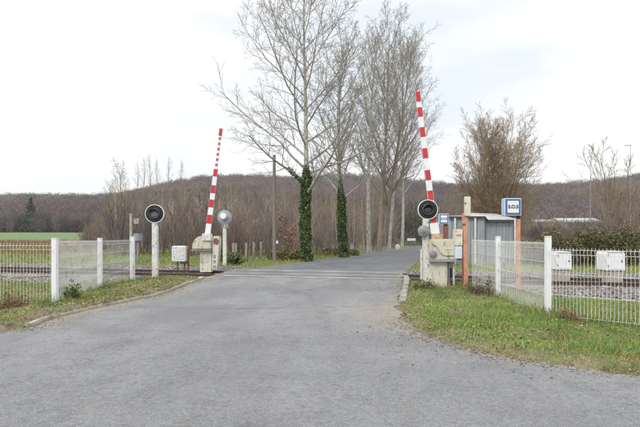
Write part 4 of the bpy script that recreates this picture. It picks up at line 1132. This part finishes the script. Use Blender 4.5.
for j, (px, ty, D, lab) in enumerate(((122, 170, 95, 'bare round headed tree at the left end of the skyline poplars'), (232, 186, 70, 'low bare tree in the thicket right of the rear grey signal'), (198, 186, 75, 'low bare tree in the thicket left of the raised left barrier'), (288, 190, 60, 'low bare tree in the thicket just left of the tallest ivy trunk'),
                                    (424, 190, 80, 'low bare tree beyond the lane bend left of the right barrier'), (446, 194, 70, 'low bare tree directly behind the smaller S.O.S sign'), (110, 186, 90, 'bare bush headed tree above the dark bush at the field edge'))):
    x0 = XX(px, D); z0 = float(hgt(x0, D)); sc = (ZZ(ty, D) - z0) / 12.0
    tree('bare_tree', (x0, D, z0), lab, 'tree', tm, cm, j * 1.7 + .4, sc)

# dark conifer on the far side of the field
D = 227; x0 = XX(31, D); z0 = float(hgt(x0, D)); H = ZZ(197, D) - z0
rng = np.random.default_rng(8); n = 3600
u = rng.uniform(.06, 1, n) ** 1.25; tier = .8 + .2 * np.sin(u * 33 + 2); a = rng.uniform(0, 6.283, n)
R = (1 - u) ** .75 * 4.3 * tier * rng.uniform(.2, 1.15, n) ** .6 * (1 + .35 * np.sin(a * 3 + u * 11))
pos = np.stack([np.cos(a) * R, np.sin(a) * R, u * H - .12 * R], -1)
v, q = cards(pos, rng.uniform(.22, .5, n), rng, 1.0, .45)
t_ = thing('conifer_tree', (x0, D, z0), 'lone dark green conifer standing in the brown wood beyond the green field', 'tree')
link('crown', np_mesh('crown', v, [q], M['needle'], tint=np.repeat(rng.uniform(.6, 1.5, (n, 1)) * np.ones((1, 3)), 4, 0)), t_)
MB().cyl((0, 0, -.5), (0, 0, H * .9), .3, .04, 8).build('trunk', M['bark_brown'], t_)

# ------------------------------------------------------------------ thickets, woods, hedges (uncountable masses)
def spikes(cx, cy, cz, R, H, tint, nsp, wd, ln, rng, up=.8):
    """bare twiggy crowns: thin slivers scattered through an ellipsoid; arrays per crown"""
    n = len(cx); d = rng.normal(0, 1, (n, nsp, 3)); d /= np.linalg.norm(d, axis=2, keepdims=True)
    rr = rng.uniform(.15, 1, (n, nsp, 1)) ** .55
    off = d * rr * np.stack([R, R, H / 2], -1)[:, None, :]
    c = np.stack([cx, cy, cz + H / 2], -1)[:, None, :] + off
    dirn = d * .6 + np.array([0, 0, up]) + rng.normal(0, .3, d.shape); dirn /= np.linalg.norm(dirn, axis=2, keepdims=True)
    sd_ = np.cross(dirn, rng.normal(0, 1, d.shape)); sd_ /= np.linalg.norm(sd_, axis=2, keepdims=True)
    wv_ = (wd * rng.uniform(.5, 1.4, (n, nsp, 1))); lv = ln * rng.uniform(.5, 1.3, (n, nsp, 1))
    V = np.stack([c - sd_ * wv_ - dirn * lv * .4, c + sd_ * wv_ - dirn * lv * .4, c + dirn * lv * .6], 2).reshape(-1, 3)
    T = np.repeat(tint[:, None, :] * rng.uniform(.8, 1.2, (n, nsp, 1)), 3, 1).reshape(-1, 3)
    return V, np.arange(len(V)).reshape(-1, 3), T
def wood_tint(n, rng, ever=.05):
    pal = np.array([(1, 1, 1), (1.12, .95, .93), (.9, .95, 1.0), (1.25, 1.0, .82), (.8, .8, .85), (1.3, 1.2, 1.1)])
    t_ = pal[rng.integers(0, len(pal), n)] * rng.uniform(.55, 1.4, (n, 1))
    e = rng.uniform(0, 1, n) < ever
    t_[e] = np.array([.38, .62, .42]) * rng.uniform(.7, 1.2, (int(e.sum()), 1)); return t_
rng = np.random.default_rng(77)
n = 15000
y = 235 + (790 - 235) * rng.uniform(0, 1, n) ** .75; tx = rng.uniform(-.78, .78, n); x = tx * y
z = hgt(x, y) - .4; patch = np.clip(1 + .38 * fbm(x * .6, y * 1.5, .012) + .15 * fbm(x, y, .05), .5, 1.6)
R = rng.uniform(2.2, 5.6, n); Hh = R * rng.uniform(1.5, 2.3, n)
tn = wood_tint(n, rng, .03) * .5 + .5 * np.array([[1.0, .98, 1.02]])
tn = tn * patch[:, None] * np.array([[1.12, .97, .92]])
ev_ = (fbm(x * .7 + 40, y, .02) > .42) & (rng.uniform(0, 1, n) < .6); tn[ev_] = np.array([[.5, .72, .55]]) * rng.uniform(.75, 1.1, (int(ev_.sum()), 1))
V, f, T = spikes(x, y, z, R, Hh, tn, 95, .23, 1.35, rng, .4)
setp(link('hillside_wood', np_mesh('hillside_wood', V, [f], M['wood'], tint=T)), kind='stuff')
# line of wood along the far edge of the field and behind the thicket
n = 520
px = rng.uniform(-60, 130, n); D = rng.uniform(222, 268, n); x = XX(px, D); z = hgt(x, D) - .3
Hh = rng.uniform(6, 11, n); R = rng.uniform(2.0, 3.6, n)
V, f, T = spikes(x, D, z, R, Hh, wood_tint(n, rng, .04) * .95, 320, .075, 1.5, rng, .5)
setp(link('field_edge_wood', np_mesh('field_edge_wood', V, [f], M['wood'], tint=T)), kind='stuff')
n = 900
px = rng.uniform(92, 700, n); D = rng.uniform(72, 150, n); x = XX(px, D)
tp_ = np.interp(px, [92, 110, 130, 200, 300, 400, 440, 480, 540, 620, 700], [222, 206, 196, 190, 192, 196, 203, 210, 217, 221, 221])
top = EYE + (HZ - (tp_ + rng.uniform(-3, 14, n))) * D / F; z = hgt(x, D) - .3; Hh = np.maximum(top - z, 2.2); R = np.clip(Hh * .4, 1.2, 3.0)
keep = ~((x > lx(np.minimum(D, 92)) - 4) & (D < 92) & (x < rx(np.minimum(D, 92)) + 4))
V, f, T = spikes(x[keep], D[keep], z[keep], R[keep], Hh[keep], (wood_tint(n, rng, .04) * np.array([1.15, 1.12, 1.0]))[keep], 330, .04, 1.0, rng, .55)
setp(link('background_wood', np_mesh('background_wood', V, [f], M['wood'], tint=T)), kind='stuff')

# bare thicket of stems along the far side of the lane
tspec = [dict(K=5, wig=.06, up=.06), dict(K=4, wig=.1, up=.1, n=6, t0=.2, a0=38, a1=25, len=.42, tap=.45, rad=.5, rmin=.008), dict(K=3, wig=.1, up=.06, n=5, t0=.2, a0=42, a1=32, len=.5, tap=.3, rad=.6, rmin=.006)]
protos = []
for s_ in range(4):
    r = random.Random(100 + s_); out_ = [[] for _ in tspec]
    for k_ in range(8):
        a = r.uniform(0, 6.28); l_ = r.uniform(.0, .35)
        grow(out_, r, (math.cos(a) * .35, math.sin(a) * .35, -.1), norm((math.cos(a) * l_, math.sin(a) * l_, 1)), r.uniform(.55, 1.0) * 4.0, r.uniform(.02, .035), .008, 0, tspec)
    protos.append(tubes([b for l in out_ for b in l], 3))
def scatter(name, spots, m, rng, pal):
    VV = []; QQ = []; TT = []; base = 0
    for (x, y, h, r_) in spots:
        v, q = protos[int(rng.integers(0, len(protos)))]; a = rng.uniform(0, 6.283); c, s_ = math.cos(a), math.sin(a); sc = h / 4.0
        w_ = v * np.array([sc * r_, sc * r_, sc]); w_ = np.stack([w_[:, 0] * c - w_[:, 1] * s_ + x, w_[:, 0] * s_ + w_[:, 1] * c + y, w_[:, 2] + float(hgt(x, y))], -1)
        VV.append(w_); QQ.append(q + base); base += len(v)
        TT.append(np.repeat((np.array(pal[int(rng.integers(0, len(pal)))]) * rng.uniform(.75, 1.25))[None], len(v), 0))
    return setp(link(name, np_mesh(name, np.concatenate(VV), [np.concatenate(QQ)], m, tint=np.concatenate(TT), smooth=True)), kind='stuff')
rng = np.random.default_rng(90)
spots = []
while len(spots) < 230:
    px = rng.uniform(84, 440); D = rng.uniform(33, 66) if px > 210 else rng.uniform(36, 72)
    x = XX(px, D)
    if x > float(lx(D)) - 1.6 and x < float(rx(D)) + 1.6: continue
    if px > 405 and D < 55: continue
    tpx = np.interp(px, [84, 100, 120, 160, 230, 300, 440], [232, 222, 208, 202, 205, 206, 214]) + rng.uniform(-10, 18)
    h = max(1.3, ZZ(tpx, D) - float(hgt(x, D))); spots.append((x, D, h, rng.uniform(.9, 1.5) if h > 2.5 else 1.6))
scatter('thicket', spots, M['thicket'], rng, [(1, .96, 1), (1.2, 1.05, .9), (.7, .7, .74), (1.15, .92, .85), (.55, .5, .5), (1.55, 1.5, 1.42), (1.8, 1.75, 1.65)])
spots = [(XX(px, D), D, h, 1.7) for px, D, h in [(rng.uniform(84, 128), rng.uniform(46, 60), rng.uniform(1.6, 2.8)) for _ in range(26)]]
scatter('brown_scrub', spots, M['thicket'], rng, [(.6, .5, .45), (.8, .65, .5)])
spots = []
while len(spots) < 60:
    px = rng.uniform(515, 720); D = rng.uniform(28, 40); x = XX(px, D)
    spots.append((x, D, rng.uniform(1.2, 2.4), 1.6))
scatter('thicket', spots, M['thicket'], rng, [(.7, .62, .55), (.9, .8, .7)])

# taller pale saplings standing out of the thicket
sspec = [dict(K=7, wig=.035, up=.05), dict(K=5, wig=.08, up=.12, n=15, t0=.3, a0=40, a1=25, len=.3, tap=.5, rad=.5, rmin=.01), dict(K=3, wig=.1, up=.08, n=6, t0=.2, a0=42, a1=32, len=.45, tap=.3, rad=.6, rmin=.007)]
sap = [tree_meshes(60 + k_, [((0, 0, -.2), (.03 * k_ - .03, 0, 1), 8.0, .075, .012)], sspec, M['bark_pale'] if k_ else M['bark_brown'], M['twig_pale'] if k_ == 2 else M['twig_brown'], 1)[:2] for k_ in range(3)]
rr_ = random.Random(17); k_ = 0
while k_ < 48:
    px = rr_.uniform(108, 300) if k_ < 30 else rr_.uniform(312, 440); D = rr_.uniform(36, 62); x0 = XX(px, D)
    if float(lx(D)) - 1.5 < x0 < float(rx(D)) + 1.5: continue
    z0 = float(hgt(x0, D)); ty = rr_.uniform(180, 204); tm, cm = sap[k_ % 3]
    tree('bare_sapling', (x0, D, z0), 'thin bare sapling among the brown thicket along the lane', 'tree', tm, cm, rr_.uniform(0, 6), (ZZ(ty, D) - z0) / 8.0, 'bare saplings in the thicket'); k_ += 1

# bramble hedge behind the line at the right, and brush under the trees
def leafmass(name, boxes, n, size, rng, m, tn, label=None, cat=None, kind=None):
    pos = []
    for (x0, x1, y0, y1, h) in boxes:
        k_ = int(n * (x1 - x0)); xx = rng.uniform(x0, x1, k_); yy_ = rng.uniform(y0, y1, k_)
        hh = h * np.clip(.72 + .38 * fbm(xx, yy_, 1.3) + .15 * fbm(xx, yy_, 3.7), .25, 1.2)
        uu_ = rng.uniform(0, 1, k_) ** .7
        pos.append(np.stack([xx, yy_, hgt(xx, yy_) + uu_ * hh], -1))
    pos = np.concatenate(pos); k_ = len(pos)
    v, q = cards(pos, rng.uniform(size * .5, size * 1.4, k_), rng, .3, .6)
    g = (1 + .35 * fbm(pos[:, 0], pos[:, 2] * 2, 2.0))[:, None]
    pal = np.array(tn)[rng.integers(0, len(tn), k_)] * rng.uniform(.6, 1.4, (k_, 1)) * g
    o = link(name, np_mesh(name, v, [q], m, tint=np.repeat(pal, 4, 0)))
    return setp(o, label, cat, None, kind)
rng = np.random.default_rng(91)
leafmass('bramble_hedge', [(10.9, 17, 24.5, 27.5, 2.0), (17, 30, 24, 27.5, 2.0)], 3600, .055, rng, M['leafy'], [(.9, .8, .8), (1.8, 1.0, .8), (1.4, 1.0, 1.1), (.6, .58, .6), (2.1, 1.3, 1.4)],
         'long dark bramble hedge behind the white trackside cabinets on the right', 'hedge')
leafmass('undergrowth', [(-3.2, -.8, 30, 33, .7), (-7, -4.9, 29, 31, .6), (.2, 3, 38, 41, .6)], 900, .07, rng, M['leafy'], [(1.2, .9, .6), (2.2, 1.3, .8), (1.0, .9, .7), (2.4, 1.7, 1.1)], kind='stuff')
for (bx0, bx1, by0, by1, bh, lab) in ((-19.8, -17.2, 45, 47.5, 3.0, 'dark evergreen bush at the field edge in front of the thicket'), (-7.6, -5.9, 39.5, 42, 4.4, 'tall dark evergreen bush in the thicket behind the rear grey signal')):
    leafmass('evergreen_bush', [(bx0, bx1, by0, by1, bh)], 900, .075, rng, M['leafy'], [(.7, .75, .7), (1, .9, .8), (.5, .55, .5), (1.4, 1.0, .9)], lab, 'bush')
leafmass('russet_bush', [(-2.6, -1.5, 31.5, 32.5, 3.2)], 380, .07, rng, M['leaf_litter'], [(1, 1, 1), (1.5, .9, .7), (1.3, 1.1, .9)], 'russet leaved bush between the wooden pole and the first ivy trunk', 'bush')

# ------------------------------------------------------------------ weeds by the fences
def weed(loc, seed, h, spread, label, leafm, n, size, tn, stemm, name='weed'):
    rng = np.random.default_rng(seed); r = random.Random(seed)
    t_ = thing(name, loc, label, 'plant'); polys = []; pos = []
    for k_ in range(n):
        a = r.uniform(0, 6.28); p0 = (math.cos(a) * spread * .25 * r.random(), math.sin(a) * spread * .25 * r.random(), -.02)
        d = norm((math.cos(a) * spread / h * .8 * r.random(), math.sin(a) * spread / h * .8 * r.random(), 1)); pts = [p0]; q = p0; L = h * r.uniform(.5, 1.1)
        for _ in range(5):
            d = norm((d[0] + r.gauss(0, .14), d[1] + r.gauss(0, .14), d[2] + r.gauss(-.04, .1))); q = tuple(q[i] + d[i] * L / 5 for i in range(3)); pts.append(q)
            for _k in range(7): pos.append([q[i] + r.gauss(0, .035) for i in range(3)])
        polys.append((pts, [.005, .0045, .004, .0035, .003, .002]))
    v, q = tubes(polys, 4); link('stems', np_mesh('stems', v, [q], stemm, smooth=True), t_)
    pos = np.array(pos); v, q = cards(pos, rng.uniform(size * .5, size * 1.3, len(pos)), rng, .4, .5)
    pal = np.array(tn)[rng.integers(0, len(tn), len(pos))] * rng.uniform(.6, 1.4, (len(pos), 1))
    link('leaves', np_mesh('leaves', v, [q], leafm, tint=np.repeat(pal, 4, 0)), t_)
    return t_
def vp(px, py, side):
    p = P(px, py, .08); p.z = float(verge_h(p.x, p.y, side)); return p
weed(vp(72, 302, -1), 1, .42, .4, 'leafy green weed growing at the foot of the left mesh fence', M['leafy'], 16, .034, [(1.6, 1.5, 1.3), (1.1, 1.3, .9)], M['deadweed'])
weed(vp(484, 296, 1), 2, .42, 1.1, 'low dark purplish dead weed spreading at the foot of the orange post', M['deadweed'], 46, .02, [(1, 1, 1)], M['deadweed'], 'dead_weed')
weed(vp(566, 322, 1), 3, .32, .8, 'dry brown tangled weed beside the tall corner post of the right fence', M['leaf_litter'], 18, .015, [(.6, .6, .6), (.9, .9, .7)], M['deadweed'], 'dead_weed')
weed(vp(230, 266.5, -1) if False else P(233, 267.0), 4, .75, .9, 'green bush at the foot of the rear grey signal pole', M['leafy'], 60, .06, [(1.5, 1.5, 1.1), (1, 1.2, .8)], M['deadweed'], 'shrub')
weed(vp(425, 291, 1), 6, .3, .5, 'small green tuft at the foot of the right signal pole', M['leafy'], 30, .03, [(1.5, 1.5, 1.0), (1.8, 1.4, .9)], M['deadweed'])
weed(vp(8, 310, -1), 7, .34, .9, 'dead brown weed clump under the cream mesh at the left edge', M['leaf_litter'], 24, .022, [(.6, .6, .55), (.9, .8, .7)], M['deadweed'], 'dead_weed')

# taller, darkened tufts added round feet of posts and cabinets for contact shade
rng = np.random.default_rng(123); xs_, ys_ = [], []
for q_, rad_, n_ in [(A1, .2, 150), (A2, .2, 120), (A3, .2, 120), (B2, .18, 150), (B3, .18, 190), (s1.location, .25, 130), (s3.location, .25, 160), (br.location, .5, 420), (op.location, .3, 220), (g1.location, .25, 160), (bl.location, .5, 260), (s2.location, .3, 160), (wb_.location, .4, 140), (up.location, .3, 160)] + [(o.location, .55, 260) for o in C.objects if o.name.startswith(('equipment_cabinet', 'emergency_phone_sign.', 'metal_shed'))]:
    xs_.append(q_.x + rng.normal(0, rad_, n_) * 1.3); ys_.append(q_.y + rng.normal(0, rad_ * .8, n_) - .1)
for a_, b_ in ((A0, A1), (A1, A2), (A2, A3), (B1, B2), (B2, B3), (B3, B4)):
    n_ = int((b_ - a_).length * 130); t_ = rng.uniform(0, 1, n_); xs_.append(a_.x + (b_.x - a_.x) * t_ + rng.normal(0, .07, n_)); ys_.append(a_.y + (b_.y - a_.y) * t_ + rng.normal(0, .07, n_))
x = np.concatenate(xs_); y = np.concatenate(ys_); k_ = ~inroad(x, y, .1); x, y = x[k_], y[k_]
z = np.where(tdist(x, y) < -2.4, np.where(x < 0, verge_h(x, y, -1), verge_h(x, y, 1)), ground_h(x, y))
blades('tufts', x, y, z, .06, .22, .0055, gtint(x, y, rng, .35) * .9, rng)

# ------------------------------------------------------------------ air
hz = bpy.data.materials.new('haze'); hz.use_nodes = True
ht = hz.node_tree; ht.nodes.clear()
ho = ht.nodes.new('ShaderNodeOutputMaterial'); hv = ht.nodes.new('ShaderNodeVolumePrincipled')
hv.inputs['Color'].default_value = (.9, .92, .96, 1); hv.inputs['Density'].default_value = HAZE
ht.links.new(hv.outputs[0], ho.inputs['Volume'])
zs = [float(v.co.z) for v in bpy.data.objects['hills'].data.vertices]
setp(MB().box((0, 760, (max(zs) + 16 - 2) / 2), (3400, 1800, max(zs) + 16 + 2)).build('haze', hz), kind='stuff')
